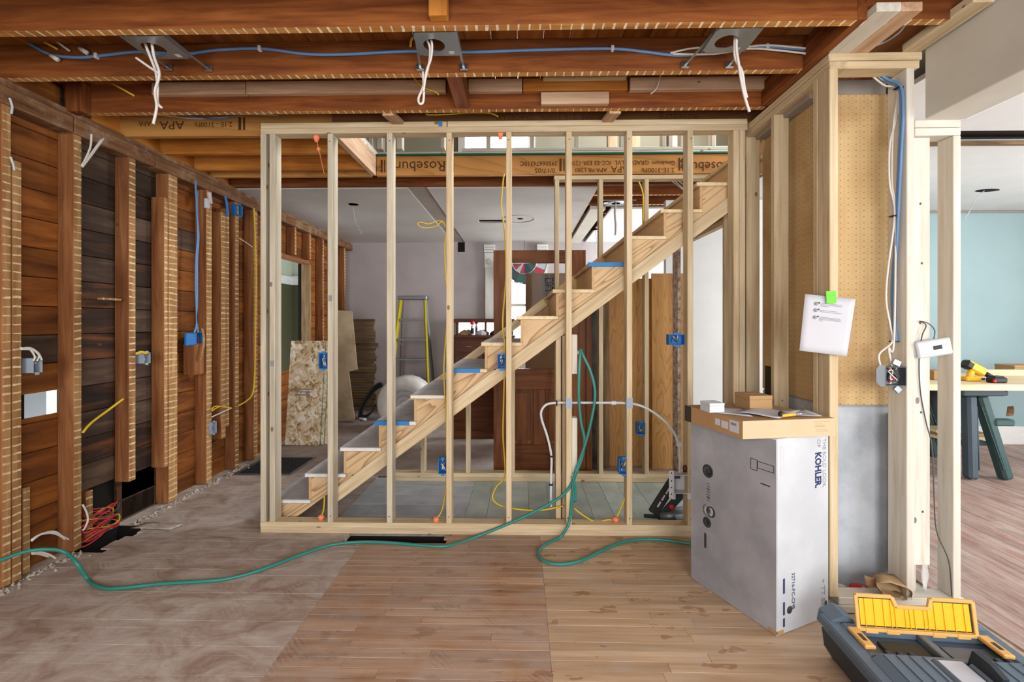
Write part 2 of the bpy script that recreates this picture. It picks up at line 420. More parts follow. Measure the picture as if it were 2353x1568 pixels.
def blotch(name, a, b, sc=2.5, rough=.75, lo=.35, hi=.65, metal=0):
    t = NT(name, rough, metal); t.out(t.ramp(t.noise(t.pos(), sc, 6, .6), [(lo, hexc(a)), (hi, hexc(b))]))
blotch('plaster_wall', 'a89e9e', 'b6aeae', 1.2); blotch('plaster_ceiling', 'b4b0ac', 'c2beb9', 1.1); blotch('ceiling_white', 'd0cfce', 'dddcdb', 1)
blotch('patch_grey', '8f857c', '9c9289', 3); blotch('blue_wall', '90a7ab', '9cb2b4', .8); blotch('olive', '8c8872', '969280', 1)
blotch('pale_green', 'b4bba4', 'c2c8b4', 1); blotch('beam_paint', 'b9b3a8', 'c8c3b8', 2); blotch('white_paint', 'dfe2e2', 'e8eaea', 2)
blotch('duct_grey', '90969e', 'b8bec6', 3, .55); blotch('dust_tread', 'a6a6a8', 'bebec0', 6); blotch('tread_wood', 'b89c78', 'cdb492', 6)
blotch('debris', '8f8579', 'c4bbb0', 30); blotch('plaster_sheet', 'a89478', 'c2b092', 4); blotch('ext_white', 'c8ccd0', 'd8dce0', 2)
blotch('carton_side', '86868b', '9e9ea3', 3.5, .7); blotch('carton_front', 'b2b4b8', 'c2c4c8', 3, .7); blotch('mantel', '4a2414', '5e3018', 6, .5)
blotch('poly', 'c6c4c0', 'dcdad6', 8, .45); blotch('black_sheet', '1c1a18', '4a4238', 7, .5); blotch('brick_white', '8c6c56', 'c4bcb4', 22, .8, .38, .56)
plain('steel', '9aa2a8', .35, .85, .1); plain('steel_dark', '6c7074', .45, .7, .1); plain('chrome', 'c4c8cc', .2, .95, .02)
plain('cable_white', 'd2ccc6', .5); plain('cable_blue', '6488b4', .45); plain('cable_yellow', 'd4b22e', .45); plain('cable_grey', 'b8bcc0', .5)
plain('cable_dark', '4a4a48', .5); plain('cable_red', 'c23846', .5); plain('cable_orange', 'c8562a', .5)
plain('hose_green', '2a7f74', .4, 0, .05, .45); plain('plastic_blue', '2a72b8', .45); plain('plastic_grey', '98a4b2', .5); plain('plastic_white', 'c8ccd2', .4)
plain('cap_orange', 'ee8a62', .5); plain('black', '1e1e20', .5); plain('void_dark', '15110e', .9); plain('cardboard', 'a8845c', .8, 0, .04); plain('cardboard_pale', 'c2ac8c', .8, 0, .03)
plain('kraft', 'a88a66', .7); plain('paper', 'bcbcc2', .7, 0, .02); plain('paper_grey', 'b8b8bc', .7, 0, .04); plain('ink', '33343a', .8); plain('ink_blue', '232c58', .8); plain('ink_grey', '8a8a90', .8); plain('ink_brown', '4c3218', .85)
plain('tape_green', '66c832', .5); plain('tape_blue', '2f78b4', .6); plain('tape_dark', '3c332c', .5); plain('tool_blue', '5a6a79', .42, 0, .05, .4); plain('tool_dark', '2c3238', .5); plain('tool_yellow', 'f0b428', .42, 0, .03)
plain('tool_peach', 'd8a862', .5); plain('tool_window', 'c4c8d4', .3); plain('ladder_yellow', 'b8a61c', .5); plain('ladder_metal', '7e8084', .4, .6); plain('saw_plastic', '44505a', .5); plain('saw_green', '38504f', .5)
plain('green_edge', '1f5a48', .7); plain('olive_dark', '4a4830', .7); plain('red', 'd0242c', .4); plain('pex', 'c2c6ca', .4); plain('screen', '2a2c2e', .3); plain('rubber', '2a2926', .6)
t = NT('glass', .05); t.b.inputs['Transmission Weight'].default_value = 1; t.b.inputs['IOR'].default_value = 1.1; t.out((1, 1, 1, 1))
t = NT('mirror', .08, 1); t.out((.85, .87, .9, 1))
for nm, h in (('glass_red', 'c83c50'), ('glass_green', '2f6a58'), ('glass_dark', '3a4a54'), ('glass_pale', 'c4d4d8')):
    t = NT(nm, .25); t.b.inputs['Transmission Weight'].default_value = .3; t.out(hexc(h))

# ================================================================== STRUCTURE
S = lambda n, lab, cat: empty(n, (0, 0, 0), lab, cat, None, 'structure')
XL = -2.83; YW = 3.105; ZJ = 2.80; ZS = 2.98

# ---- floor
def slabs(rects, z):
    V = []; F = []
    for x0, x1, y0, y1 in rects:
        b = len(V); V += [(x0, y0, z), (x1, y0, z), (x1, y1, z), (x0, y1, z)]; F.append([b, b + 1, b + 2, b + 3])
    return pyd(V, F)
HX0, HX1, HY0, HY1 = -1.17, -.50, 2.985, 3.10          # slot cut in the boards before the stud wall
KX0, KX1, KY0, KY1 = -2.90, -2.66, 2.84, 3.22          # broken hole at the old wall
floor = add('floor', slabs([(-3.1, 7.0, -1.7, KY0), (-3.1, KX0, KY0, KY1), (KX1, 7.0, KY0, HY0), (KX1, HX0, HY0, HY1), (HX1, 7.0, HY0, HY1),
                            (KX1, 7.0, HY1, KY1), (-3.1, 7.0, KY1, 7.7)], -.011), MAT['floor_base'])
tag(floor, 'dusty worn strip-wood floor running through the gutted rooms', 'floor', None, 'structure')
for nm, x0, x1, y0, y1 in (('floor_slot', HX0, HX1, HY0, HY1), ('floor_hole', KX0, KX1, KY0, KY1)):
    z0, z1 = -.22, -.011
    me = pyd([(x0, y0, z0), (x1, y0, z0), (x1, y1, z0), (x0, y1, z0), (x0, y0, z1), (x1, y0, z1), (x1, y1, z1), (x0, y1, z1)],
             [[0, 1, 2, 3], [0, 4, 5, 1], [1, 5, 6, 2], [2, 6, 7, 3], [3, 7, 4, 0]])
    add(nm, me, MAT['void_dark'], floor)
def plank(x0, x1, y0, y1, m, top=0.0):
    return bx('plank', floor, x0, x1, y0, y1, -.0105, top + random.uniform(-.0005, .0005), m, .0008)
PW = .057
def row(y, xs):
    for a, b in zip(xs[:-1], xs[1:]):
        if b - a > .02: plank(a + .0004, b - .0004, y, y + PW - (.0007 if a < -1.06 or a > .12 else .0019), 'floor_plank')
y = 1.73; i = 0
while y < 3.10:
    q = lambda a, b: random.uniform(a, b)
    segs = [-2.80, q(-2.2, -1.5), -1.055, q(-.8, -.1), .127, q(.5, 1.1), q(1.35, 1.9), 2.20]
    y1 = y + PW
    if y1 > KY0: segs[0] = KX1 + q(-.06, .05) if y < 3.25 else -2.8
    if y1 > HY0:
        row(y, [segs[0], segs[1], HX0 + q(-.03, .02)]); row(y, [HX1 + q(-.02, .04), .127, segs[5], 1.53])
    elif y > 2.27: row(y, segs[:6] + [1.53])
    else: row(y, segs)
    y += PW; i += 1
while y < 4.27:                                        # passage beside the stairs
    a = KX1 + random.uniform(-.05, .05) if y < KY1 else -2.80
    row(y, [a, random.uniform(-2.3, -2.0), -1.35] if i % 2 else [a, -1.35]); y += PW; i += 1
ys = y
def rows_mesh(x0, x1, y0, y1, along='x', w=PW):
    ms = []; k = y0 if along == 'x' else x0
    V = []; F = []
    e = y1 if along == 'x' else x1
    while k < e:
        k1 = min(k + w - .0014, e)
        r = (x0, x1, k, k1) if along == 'x' else (k, k1, y0, y1)
        b = len(V); z = random.uniform(-.0006, .0006)
        V += [(r[0], r[2], z), (r[1], r[2], z), (r[1], r[3], z), (r[0], r[3], z)]; F.append([b, b + 1, b + 2, b + 3]); k += w
    return pyd(V, F)
tag(add('far_boards', rows_mesh(-2.83, 1.52, 4.27, 7.55), MAT['floor_hall'], floor), kind='stuff')
tag(add('near_boards', rows_mesh(-2.83, 2.2, -1.6, 1.728), MAT['floor_plank'], floor), kind='stuff')
x = 2.23
while x < 5.4:                                         # side room, boards run away from the camera
    s0 = random.uniform(2.6, 3.6)
    for a, b in ((1.2, s0), (s0, 5.54)): plank(x, x + PW * 1.3 - .0016, a + .0007, b - .0007, 'floor_side')
    x += PW * 1.3
tag(add('side_boards', rows_mesh(x, 6.8, -1.6, 5.55, 'y', PW * 1.3), MAT['floor_side'], floor), kind='stuff')
# under the stairs: older painted boards
y = 3.20
while y < 4.15:
    plank(-1.35, -.42, y, y + .205, 'floor_grey'); y += .208
x = -.418
while x < 1.5:
    plank(x, x + .158, 3.20, 4.15, 'floor_green'); x += .16

# ---- ceiling: joists, old boards above, headers round the stairwell
ceil = S('ceiling', 'open timber ceiling with old brown joists and board subfloor above', 'ceiling')
edge = {'-z': 'joist_edge'}
for y0, x1 in ((.42, 2.0), (.83, 2.0), (1.24, 2.0), (1.65, 2.0), (2.054, 1.99), (2.447, 1.53), (2.868, 1.53)):
    bx('joist', ceil, -2.95, x1, y0, y0 + .048, ZJ, ZS, 'joist', .003, edge)
x = -2.98
while x < 2.2:
    bx('subfloor_board', ceil, x, x + .138, -1.6, 3.20, ZS, ZS + .02, 'subfloor', .002); x += .141
# blocking and scabs on the joists
bx('blocking', ceil, *[at(p, 40, Y=2.04).x for p in (988, 1030)], 2.004, 2.053, ZJ + .012, ZS, 'newjoist')
bx('blocking', ceil, at(1045, 200, Y=2.82).x, at(1075, 200, Y=2.82).x, 2.497, 2.867, ZJ + .005, ZS - .02, 'joist')
bx('blocking', ceil, at(150, 200, Y=2.8).x, at(186, 200, Y=2.8).x, 2.80, 2.867, ZJ - .02, ZS - .01, 'joist')
for a, b, m in ((348, 563, 'lumber_pink'), (565, 1024, 'lumber_pink'), (1076, 1200, 'lumber_pink'), (1202, 1442, 'newjoist'), (1448, 1795, 'lumber_pink')):
    bx('scab_board', ceil, at(a, 195, Y=2.83).x, at(b, 195, Y=2.83).x, 2.829, 2.867, 2.893, 2.972, m)
bx('scab_board', ceil, at(1248, 178, Y=2.79).x, at(1440, 178, Y=2.79).x, 2.785, 2.823, 2.945, 2.975, 'lumber')
bx('scab_board', ceil, at(1243, 235, Y=2.83).x, at(1400, 235, Y=2.83).x, 2.829, 2.867, 2.81, 2.885, 'lumber_pink')
# engineered headers and short joists left of the stairwell
front_lvl = bx('header_beam', ceil, -2.93, -1.33, 3.215, 3.26, ZJ - .01, ZS, 'lvl')
for y0 in (3.58, 3.96): bx('joist', ceil, -2.93, -1.38, y0, y0 + .044, ZJ, ZS, 'newjoist')
bx('joist', ceil, -2.93, -1.38, 4.16, 4.20, ZJ, ZS, 'lvl')
bx('rim_board', ceil, -2.93, -2.885, 3.0, 4.44, ZJ, ZS, 'newjoist')
bx('trimmer', ceil, -1.376, -1.33, 3.262, 4.148, ZJ, ZS, 'lumber_pink')
back_lvl = bx('header_beam', ceil, -1.33, 2.3, 4.15, 4.195, ZJ, ZS, 'lvl')
wall_hdr = bx('header_beam', ceil, -1.32, 2.04, 3.150, 3.197, 2.836, ZS, 'lvl_dark')
bx('joist', ceil, -2.95, 2.3, 4.46, 4.51, ZJ, ZS, 'joist')
for y0 in (4.88, 5.29, 5.70): bx('joist', ceil, .66, 2.3, y0, y0 + .05, ZJ + .02, ZS, 'joist', .003, edge)
for y0 in (3.4, 3.8): bx('joist', ceil, 2.06, 3.0, y0, y0 + .044, ZJ, ZS, 'newjoist')
bx('subfloor_panel', ceil, -2.98, -1.33, 3.2, 4.2, ZS, ZS + .018, 'osb')
bx('subfloor_panel', ceil, -2.98, 3.0, 4.2, 7.7, ZS, ZS + .018, 'subfloor', .002, {'-y': 'green_edge'})
bx('subfloor_edge', ceil, -1.33, 2.3, 4.142, 4.2, ZS + .001, ZS + .019, 'green_edge')
bx('subfloor_panel', ceil, 2.05, 3.0, 3.2, 4.14, ZS, ZS + .018, 'osb')
# stamped lettering on the engineered beams, upside down
def stamp(parent, s, px, py, Y, size, sx=1.0, al='CENTER'):
    p = at(px, py, Y=Y); M = frm(p, (-1, 0, 0), (0, 0, -1)); M.translation = p
    text('lettering', parent, s, size, 'ink_brown', M, al, sx)
def bars(parent, pxs, Y, z0, z1):
    for p, w in pxs:
        a = at(p, 380, Y=Y).x; bx('lettering', parent, a - w / 2, a + w / 2, Y - .0008, Y, z0, z1, 'ink_brown', .0001)
YB = 4.149
stamp(back_lvl, 'Rosebur', 967, 371, YB, .135, 1.0); stamp(back_lvl, '2E', 868, 383, YB, .06)
bars(back_lvl, ((877, .018), (884, .012), (890, .012), (1034, .012), (1041, .018), (1288, .02), (1296, .012), (1561, .014), (1569, .012)), YB, 2.83, 2.945)
stamp(back_lvl, '39506674310C', 1238, 371, YB, .058, .95); stamp(back_lvl, '0/17/05', 1252, 387, YB, .062)
stamp(back_lvl, 'ICC-ES ESR-1210', 1357, 370, YB, .056, .95); stamp(back_lvl, 'APA PR L280', 1358, 386, YB, .056, .95)
stamp(back_lvl, 'GRADES LVL', 1452, 369, YB, .056); stamp(back_lvl, 'APA', 1424, 382, YB, .085); stamp(back_lvl, '2.1E-3100Fb', 1512, 386, YB, .06)
stamp(back_lvl, 'Gmelinum', 1525, 370, YB, .05); stamp(back_lvl, 'Roseburg', 1622, 372, YB, .12)
YF = 3.2145
stamp(wall_hdr, 'APA  2.1E-3100Fb   GRADES LVL', 1250, 264, 3.1495, .05); stamp(wall_hdr, 'Roseburg', 1560, 262, 3.1495, .07)
stamp(front_lvl, 'APA', 395, 279, YF, .085, 1.15); stamp(front_lvl, 'APA', 333, 279, YF, .05); stamp(front_lvl, '2.1E - 3100Fb', 490, 281, YF, .05)
bars(front_lvl, ((551, .02), (561, .015)), YF, 2.83, 2.92)

# ---- painted ceiling of the back room, with the bare strip and the cut openings
bc = S('ceiling_back', 'grey painted plaster ceiling of the room behind the stairs', 'ceiling')
def holed(x0, x1, y0, y1, z0, z1, holes, name, m):
    bm = bmesh.new()
    xs = sorted({x0, x1} | {h[0] for h in holes} | {h[1] for h in holes}); ysn = sorted({y0, y1} | {h[2] for h in holes} | {h[3] for h in holes})
    ms = []
    for a, b in zip(xs[:-1], xs[1:]):
        for c_, d_ in zip(ysn[:-1], ysn[1:]):
            if any(h[0] <= (a + b) / 2 <= h[1] and h[2] <= (c_ + d_) / 2 <= h[3] for h in holes): continue
            b0 = bmesh.ops.create_cube(bm, size=1)['verts']
            for v in b0: v.co = ((a + b) / 2 + v.co.x * (b - a), (c_ + d_) / 2 + v.co.y * (d_ - c_), (z0 + z1) / 2 + v.co.z * (z1 - z0))
    me = bpy.data.meshes.new(name); bm.to_mesh(me); bm.free(); return me
hole = at(1138, 507, Z=ZJ)
hs_ = [(hole.x - .22, hole.x + .2, hole.y - .09, hole.y + .1)]
add('plaster_slab', holed(XL - .1, -1.13, 4.51, 7.6, ZJ - .012, ZJ + .012, [], 'p', None), MAT['plaster_ceiling'], bc)
add('plaster_slab', holed(-1.125, -.94, 4.51, 7.6, ZJ - .004, ZJ + .012, [], 'p', None), MAT['patch_grey'], bc)
add('plaster_slab', holed(-.935, .76, 4.51, 7.6, ZJ - .012, ZJ + .012, hs_, 'p', None), MAT['plaster_ceiling'], bc)
bx('bare_strip', bc, .80, .98, 5.30, 7.6, ZJ - .03, ZJ + .01, 'beam_paint')
add('plaster_slab', holed(1.06, 4.0, 5.36, 7.6, ZJ - .012, ZJ + .012, [], 'p', None), MAT['ceiling_white'], bc)
# ring scar of a removed ceiling rose
rc = at(1192, 503, Z=ZJ - .0125)
ring = []
for k in range(49):
    a = k / 48 * math.tau; ring.append((rc.x + .2 * math.cos(a) + random.uniform(-.006, .006), rc.y + .2 * math.sin(a) + random.uniform(-.006, .006), ZJ - .013))
tube('scar_ring', bc, ring, .006, 'patch_grey', 5, 0)
lathe('wiring_hole', bc, [(.04, 0), (.0, 0)], 'void_dark', Matrix.Translation((rc.x + .02, rc.y, ZJ - .0135)), 16)
for px, py in ((812, 470), (1367, 527)):
    p = at(px, py, Z=ZJ - .0135); lathe('wiring_hole', bc, [(.055, 0), (.0, 0)], 'void_dark', Matrix.Translation(p), 18)

# ---- old left wall: studs, sheathing boards, plates
wl = S('wall_left', 'gutted outer wall with rough brown studs over horizontal sheathing boards', 'wall')
def yl(px, X=XL): return at(px, HOR, X=X).y
se = {'+x': 'oldstud_edge'}
def lstud(a, b, z0=.0, z1=2.65, x0=-2.935, x1=XL):
    y0, y1 = yl(a, x1), yl(b, x1); return bx('stud', wl, x0, x1, y0, y1, z0, z1, 'oldstud', .003, se)
lstud(4, 26); lstud(27.5, 50, 0, 2.36); bx('stud', wl, -2.935, -2.86, yl(52, -2.86), yl(70, -2.86), 0, .50, 'oldstud', .003, se)
lstud(169, 188); lstud(296, 312, .30); bx('stud', wl, -2.935, XL, yl(377), yl(386), .30, 2.45, 'oldstud', .003, se)
lstud(387, 408); lstud(474, 487, 0, 2.65)
bx('stud', wl, -2.90, -2.80, yl(447, -2.80), yl(470, -2.80), 1.0, 1.27, 'oldstud')
lstud(508, 519, .35, 2.5); lstud(519.5, 527, .45, 2.55); lstud(540, 549); lstud(583, 592)
bx('stud', wl, -2.935, -2.88, yl(197, -2.88), yl(214, -2.88), 0, .33, 'oldstud', .003, se)
yy = yl(592) + .40
while yy < 7.5:
    z0 = 2.3 if 5.2 < yy < 6.1 else 0
    bx('stud', wl, -2.935, XL, yy, yy + .045, z0, 2.65, 'oldstud', .003, se); yy += .40
yy = 1.9
while yy > -1.5:
    bx('stud', wl, -2.935, XL, yy, yy + .045, 0, 2.65, 'oldstud', .003, se); yy -= .4
for a, b in ((-1.6, 2.81), (2.815, 3.45), (3.455, 7.55)):
    bx('top_plate', wl, -2.94, -2.815, a, b, 2.65, 2.748, 'oldplate', .006)
bx('top_plate', wl, -2.94, -2.85, -1.6, 7.55, 2.75, 2.80, 'oldplate')
# sheathing: one board per course and bay
bays = [-1.6, .4, 1.5] + [yl(p) - .01 for p in (15, 180, 305, 400, 481, 545)] + [4.9, 5.25, 6.10, 6.7, 7.55]
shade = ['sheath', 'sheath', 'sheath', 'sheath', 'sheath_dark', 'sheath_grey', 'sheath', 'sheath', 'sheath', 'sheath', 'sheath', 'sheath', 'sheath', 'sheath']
BH = .176
for j in range(17):
    z0 = -.03 + j * BH; z1 = z0 + BH - .004
    for k, (a, b) in enumerate(zip(bays[:-1], bays[1:])):
        m = shade[k]; za, zb = z0, z1
        if abs(a - 5.25) < .01 and .75 < z0 < 2.2: continue
        if k == 3 and j == 5: zb = za + .03
        if k == 4 and z0 < .28: continue
        if k == 4 and random.random() < .3: m = 'sheath_grey'
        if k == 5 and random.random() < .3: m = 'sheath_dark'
        if k in (3, 6) and random.random() < .12: m = 'sheath_grey'
        bx('sheathing_board', wl, -2.962 + random.uniform(-.004, .004), -2.937, a + .001, b - .001, za, zb, m, .003)
bx('leak_block_sheet', wl, -3.02, -2.975, -1.6, yl(55, -2.98), -.2, 3.0, 'void_dark'); bx('leak_block_sheet', wl, -3.02, -2.975, yl(150, -2.98), 5.25, -.2, 3.0, 'void_dark'); bx('leak_block_sheet', wl, -3.02, -2.975, yl(55, -2.98), yl(150, -2.98), -.2, .86, 'void_dark'); bx('leak_block_sheet', wl, -3.02, -2.975, yl(55, -2.98), yl(150, -2.98), 1.03, 3.0, 'void_dark'); bx('leak_block_sheet', wl, -3.02, -2.975, 6.1, 7.6, -.2, 3.0, 'void_dark')  # dark sheets added behind the boards to stop light leaking through gaps
bx('baseboard_dark', wl, -2.955, -2.937, yl(312), yl(385), 0, .33, 'sheath_grey')
# light opening far along the wall: reveal and the pale room beyond it
bx('opening_jamb', wl, -2.96, -2.84, 6.07, 6.10, 0, 2.24, 'lath'); bx('opening_head', wl, -2.96, -2.84, 5.25, 6.07, 2.24, 2.28, 'oldstud')
bx('room_wall', wl, -4.6, -4.56, 4.4, 10.0, -.1, 3, 'pale_green'); bx('room_wall', wl, -4.6, -2.96, 9.0, 9.04, -.1, 3, 'pale_green')
bx('dark_room_panel', wl, -4.555, -4.54, 7.0, 8.95, 0, 2.2, 'olive_dark'); bx('room_trim', wl, -4.557, -4.53, 6.9, 8.955, 2.2, 2.36, 'trimwhite'); bx('dark_room_panel', wl, -4.55, -3.2, 8.96, 9.0, 0, 2.2, 'olive_dark'); bx('room_trim', wl, -4.56, -3.15, 8.955, 9.0, 2.2, 2.38, 'trimwhite'); bx('room_ceiling', wl, -4.6, -2.96, 4.4, 9.04, 2.9, 2.94, 'ceiling_white')  # dark panels paint the unlit room beyond an inner doorway
# neighbour's pale siding seen through the missing board
bx('outside_siding', wl, -4.2, -4.15, 1.5, 3.9, .2, .98, 'white_paint'); bx('outside_post', wl, -4.0, -3.9, 3.3, 3.42, -.4, 1.6, 'tool_dark'); bx('outside_siding', wl, -4.2, -4.15, 1.5, 3.9, .99, 1.6, 'ext_white')

# ---- new stud wall before the stairs
wm = S('wall_middle', 'new pale stud wall standing open before the staircase', 'wall')
Y0, Y1 = YW, YW + .089
for z0, z1, a, b in ((0, .038, -1.80, 1.53), (.038, .076, -1.802, 1.53)): bx('bottom_plate', wm, a, b, Y0, Y1, z0, z1, 'lumber')
for z0, z1, a, b, yy in ((2.755, 2.793, -1.80, 1.53, Y0), (2.795, 2.833, -1.80, -.51, Y0 + .004), (2.795, 2.833, -.505, 1.53, Y0 + .002)):
    bx('top_plate', wm, a, b, yy, yy + .089, z0, z1, 'lumber')
SX = [-1.314 + .41 * k for k in range(7)]
bx('stud', wm, -1.80, -1.762, Y0, Y1, .076, 2.755, 'lumber_grey'); bx('stud', wm, -1.737, -1.699, Y0, Y1, .076, 2.755, 'lumber_grey')
for k, sx in enumerate(SX):
    bx('stud', wm, sx - .019, sx + .019, Y0, Y1, .076, 2.755, 'lumber_grey' if k < 2 else 'lumber')
bx('stud', wm, 1.436, 1.474, Y0, Y1, .076, 2.755, 'lumber'); bx('stud', wm, 1.476, 1.514, Y0, Y1, .076, 2.755, 'lumber')
# spacer blocks on top, the post under the stairs, the white blocks on a stud
for px in (912, 1397):
    p = at(px, 275, Y=3.06); beam('spacer_block', wm, (p.x + (.02 if px > 1200 else -.02), 2.915, 2.802), (p.x, 3.2, 2.842), .075, .03, 'lumber_pink')
bx('cripple', wm, .245, .283, 3.23, 3.319, 0, 1.40, 'lumber'); bx('cripple', wm, .292, .36, 3.23, 3.319, 0, 1.36, 'lumber')
for za, zb in ((.42, .80), (1.10, 1.37)): bx('nailing_block', wm, SX[4] + .020, SX[4] + .058, 3.12, 3.19, za, zb, 'lumber_white')
for px in (1305, 1446):
    xx = SX[4] if px < 1400 else SX[5]; z = at(px, 927, Y=Y0).z
    bx('nail_plate', wm, xx - .021, xx + .021, Y0 - .0016, Y0, z - .036, z + .036, 'plastic_grey', .0004)
# nail heads and grade stamps
for sx in SX:
    for zz in (.12, 2.70): 
        lathe('nail_head', wm, [(.0045, 0), (0, .0008)], 'steel_dark', Matrix.Translation((sx + random.uniform(-.008, .008), Y0, zz)) @ Matrix.Rotation(R(90), 4, 'X'), 8)
for sx, zz in ((-1.716, 1.17), (SX[0] + .003, 1.62)):
    decal('grade_stamp', wm, XZ(sx, Y0, zz), -.013, .013, -.02, .02, 'ink_grey')

# ---- second stud wall beyond the stairs
ws = S('wall_stair', 'second new stud wall on the far side of the stairs', 'wall')
bx('bottom_plate', ws, -1.2, 1.52, 4.15, 4.239, 0, .038, 'lumber'); bx('bottom_plate', ws, -1.2, 1.52, 4.15, 4.239, .038, .076, 'lumber')
bx('top_plate', ws, .30, 2.0, 4.15, 4.239, 2.755, 2.793, 'lumber')
for k, px in enumerate((971, 1075, 1178, 1280, 1381, 1486, 1588)):
    xx = at(px, 600, Y=4.15).x
    bx('stud', ws, xx - .019, xx + .019, 4.15, 4.239, .076, 2.755 if px > 1200 else .17 + .743 * (xx + 1.3), 'lumber')
xx = at(1590, 600, Y=4.15).x
bx('plaster_edge', ws, xx - .093, xx - .065, 4.25, 4.40, .0, 2.4, 'brick_white')

# ---- right partition and the chase by the corner
wr = S('wall_right', 'new stud partition enclosing an old wallpapered chimney breast', 'wall')
XR = 1.545
bx('top_plate', wr, XR, XR + .089, 2.31, 3.2, 2.724, 2.762, 'lumber'); bx('top_plate', wr, XR - .004, XR + .089, 2.31, 3.2, 2.764, 2.803, 'lumber')
bx('bottom_plate', wr, XR, XR + .089, 2.36, 3.2, 0, .04, 'lumber')
bx('stud', wr, XR, XR + .089, 3.15, 3.19, .04, 2.724, 'lumber'); bx('stud', wr, XR - .035, XR - .002, 3.195, 3.28, .04, 2.22, 'lumber')
bx('stud', wr, XR, XR + .089, 2.81, 2.848, .04, 2.724, 'lumber'); bx('stud', wr, XR, XR + .089, 2.405, 2.443, .04, 2.724, 'lumber')
bx('stud', wr, XR, XR + .042, 2.31, 2.40, .076, 2.724, 'lumber')
bx('hanging_board', wr, XR - .006, XR + .1, 2.0, 2.31, 2.80, 2.84, 'lumber_white'); bx('hanging_board', wr, XR + .1, XR + .19, 2.0, 2.31, 2.80, 2.84, 'lumber_pink')
bx('hanging_board', wr, 1.90, 1.99, 1.95, 2.31, 2.80, 2.84, 'lumber')
bx('hanging_board', wr, XR - .05, XR - .008, 2.05, 2.86, 2.80, 2.94, 'joist')
# short wall with the chase
bx('top_plate', wr, XR + .002, 1.99, 2.312, 2.40, 2.725, 2.763, 'lumber'); bx('top_plate', wr, XR + .002, 2.0, 2.308, 2.40, 2.765, 2.803, 'lumber')
bx('bottom_plate', wr, XR + .044, 2.21, 2.31, 2.40, .038, .076, 'lumber_white'); bx('bottom_plate', wr, XR - .01, 2.21, 2.305, 2.40, 0, .037, 'lumber_white')
xs_ = at(2084, 700, Y=2.31).x
bx('stud', wr, xs_, xs_ + .038, 2.31, 2.43, .076, 2.725, 'lumber_white')
flat = bx('flat_stud', wr, xs_ + .04, xs_ + .132, 2.33, 2.37, .23, 2.385, 'lumber_white')
bx('flat_stud', wr, xs_ + .04, xs_ + .10, 2.372, 2.41, .076, .25, 'lumber_white')
x2 = at(2191, 700, Y=2.31).x
bx('stud', wr, x2, x2 + .038, 2.31, 2.40, .076, 2.385, 'lumber_white')
bx('header', wr, xs_ + .04, x2 + .038, 2.31, 2.40, 2.386, 2.424, 'lumber_white'); bx('header', wr, xs_ + .04, x2 + .038, 2.31, 2.40, 2.426, 2.464, 'lumber_white')
# chimney breast with wallpaper over bare render
bx('papered_breast', wr, 1.66, 2.02, 2.52, 3.168, 1.0, 2.70, 'wallpaper_front', .004, {'-x': 'wallpaper_side'})
bx('breast_strip', wr, 1.60, 2.02, 2.56, 3.14, 2.70, 2.80, 'patch_grey')
bx('render_base', wr, 1.66, 2.02, 2.525, 3.168, .0, .998, 'duct_grey', .01)
bx('breast_return', wr, 1.995, 2.03, 2.44, 2.52, .1, .96, 'oldplate')
# dark plaster key behind the middle bay
bx('black_felt', wr, 1.652, 1.66, 2.88, 3.12, .0, 1.16, 'rubber')

# boxed beam on the right
bm_ = bx('beam_right', None, 2.01, 2.205, -1.6, 2.308, 2.464, 2.95, 'beam_paint', .004)
tag(bm_, 'grey-white painted boxed beam above the wide opening', 'beam', None, 'structure')
bx('edge_trim', bm_, 2.205, 2.225, -1.6, 2.308, 2.464, 2.50, 'white_paint')

# ---- doorway under the upper stairs, open to the bright side room
dr = S('door_1', 'open doorway with pale timber jamb under the upper stairs', 'doorway')
bx('jamb', dr, 1.47, 1.54, 3.325, 3.355, 0, 2.24, 'lumber'); bx('head', dr, 1.49, 1.54, 3.356, 4.1, 2.175, 2.215, 'lumber'); bx('head', dr, 1.50, 1.54, 3.356, 4.1, 2.216, 2.32, 'plywood')

# ---- back wall with window, bare lath
wb = S('wall_back', 'pale lavender-grey plaster wall at the far end', 'wall')
WX0, WX1, WZ0, WZ1 = at(1137, 600, Y=7.55).x, at(1236, 600, Y=7.55).x, .95, 2.55
def wallwin(parent, x0, x1, y0, y1, z0, z1, w, m, axis='x'):
    a, b, c_, d_ = w
    if axis == 'x':
        for q in ((x0, a, z0, z1), (b, x1, z0, z1), (a, b, z0, c_), (a, b, d_, z1)): bx('wall_panel', parent, q[0], q[1], y0, y1, q[2], q[3], m, .001)
    else:
        for q in ((y0, a, z0, z1), (b, y1, z0, z1), (a, b, z0, c_), (a, b, d_, z1)): bx('wall_panel', parent, x0, x1, q[0], q[1], q[2], q[3], m, .001)
wallwin(wb, -2.95, 4.1, 7.55, 7.72, 0, 3.0, (WX0, WX1, WZ0, WZ1), 'plaster_wall')
bx('flue_hole', wb, at(1052, 567, Y=7.54).x, at(1068, 567, Y=7.54).x, 7.546, 7.551, at(1060, 579, Y=7.54).z, 2.79, 'void_dark')
lx0, lx1 = at(803, 800, Y=7.52).x, at(862, 800, Y=7.52).x
for k in range(34):
    z1 = at(803, 734, Y=7.52).z - k * .044
    if z1 < .05: break
    bx('lath', wb, lx0, lx1 + random.uniform(-.03, .02) + (.03 if 8 < k < 11 else 0), 7.512, 7.549, z1 - .036 + random.uniform(-.003, .003), z1, 'lath', .002)
wn = S('window_1', 'bright sash window in the far wall with carved white casing', 'window')
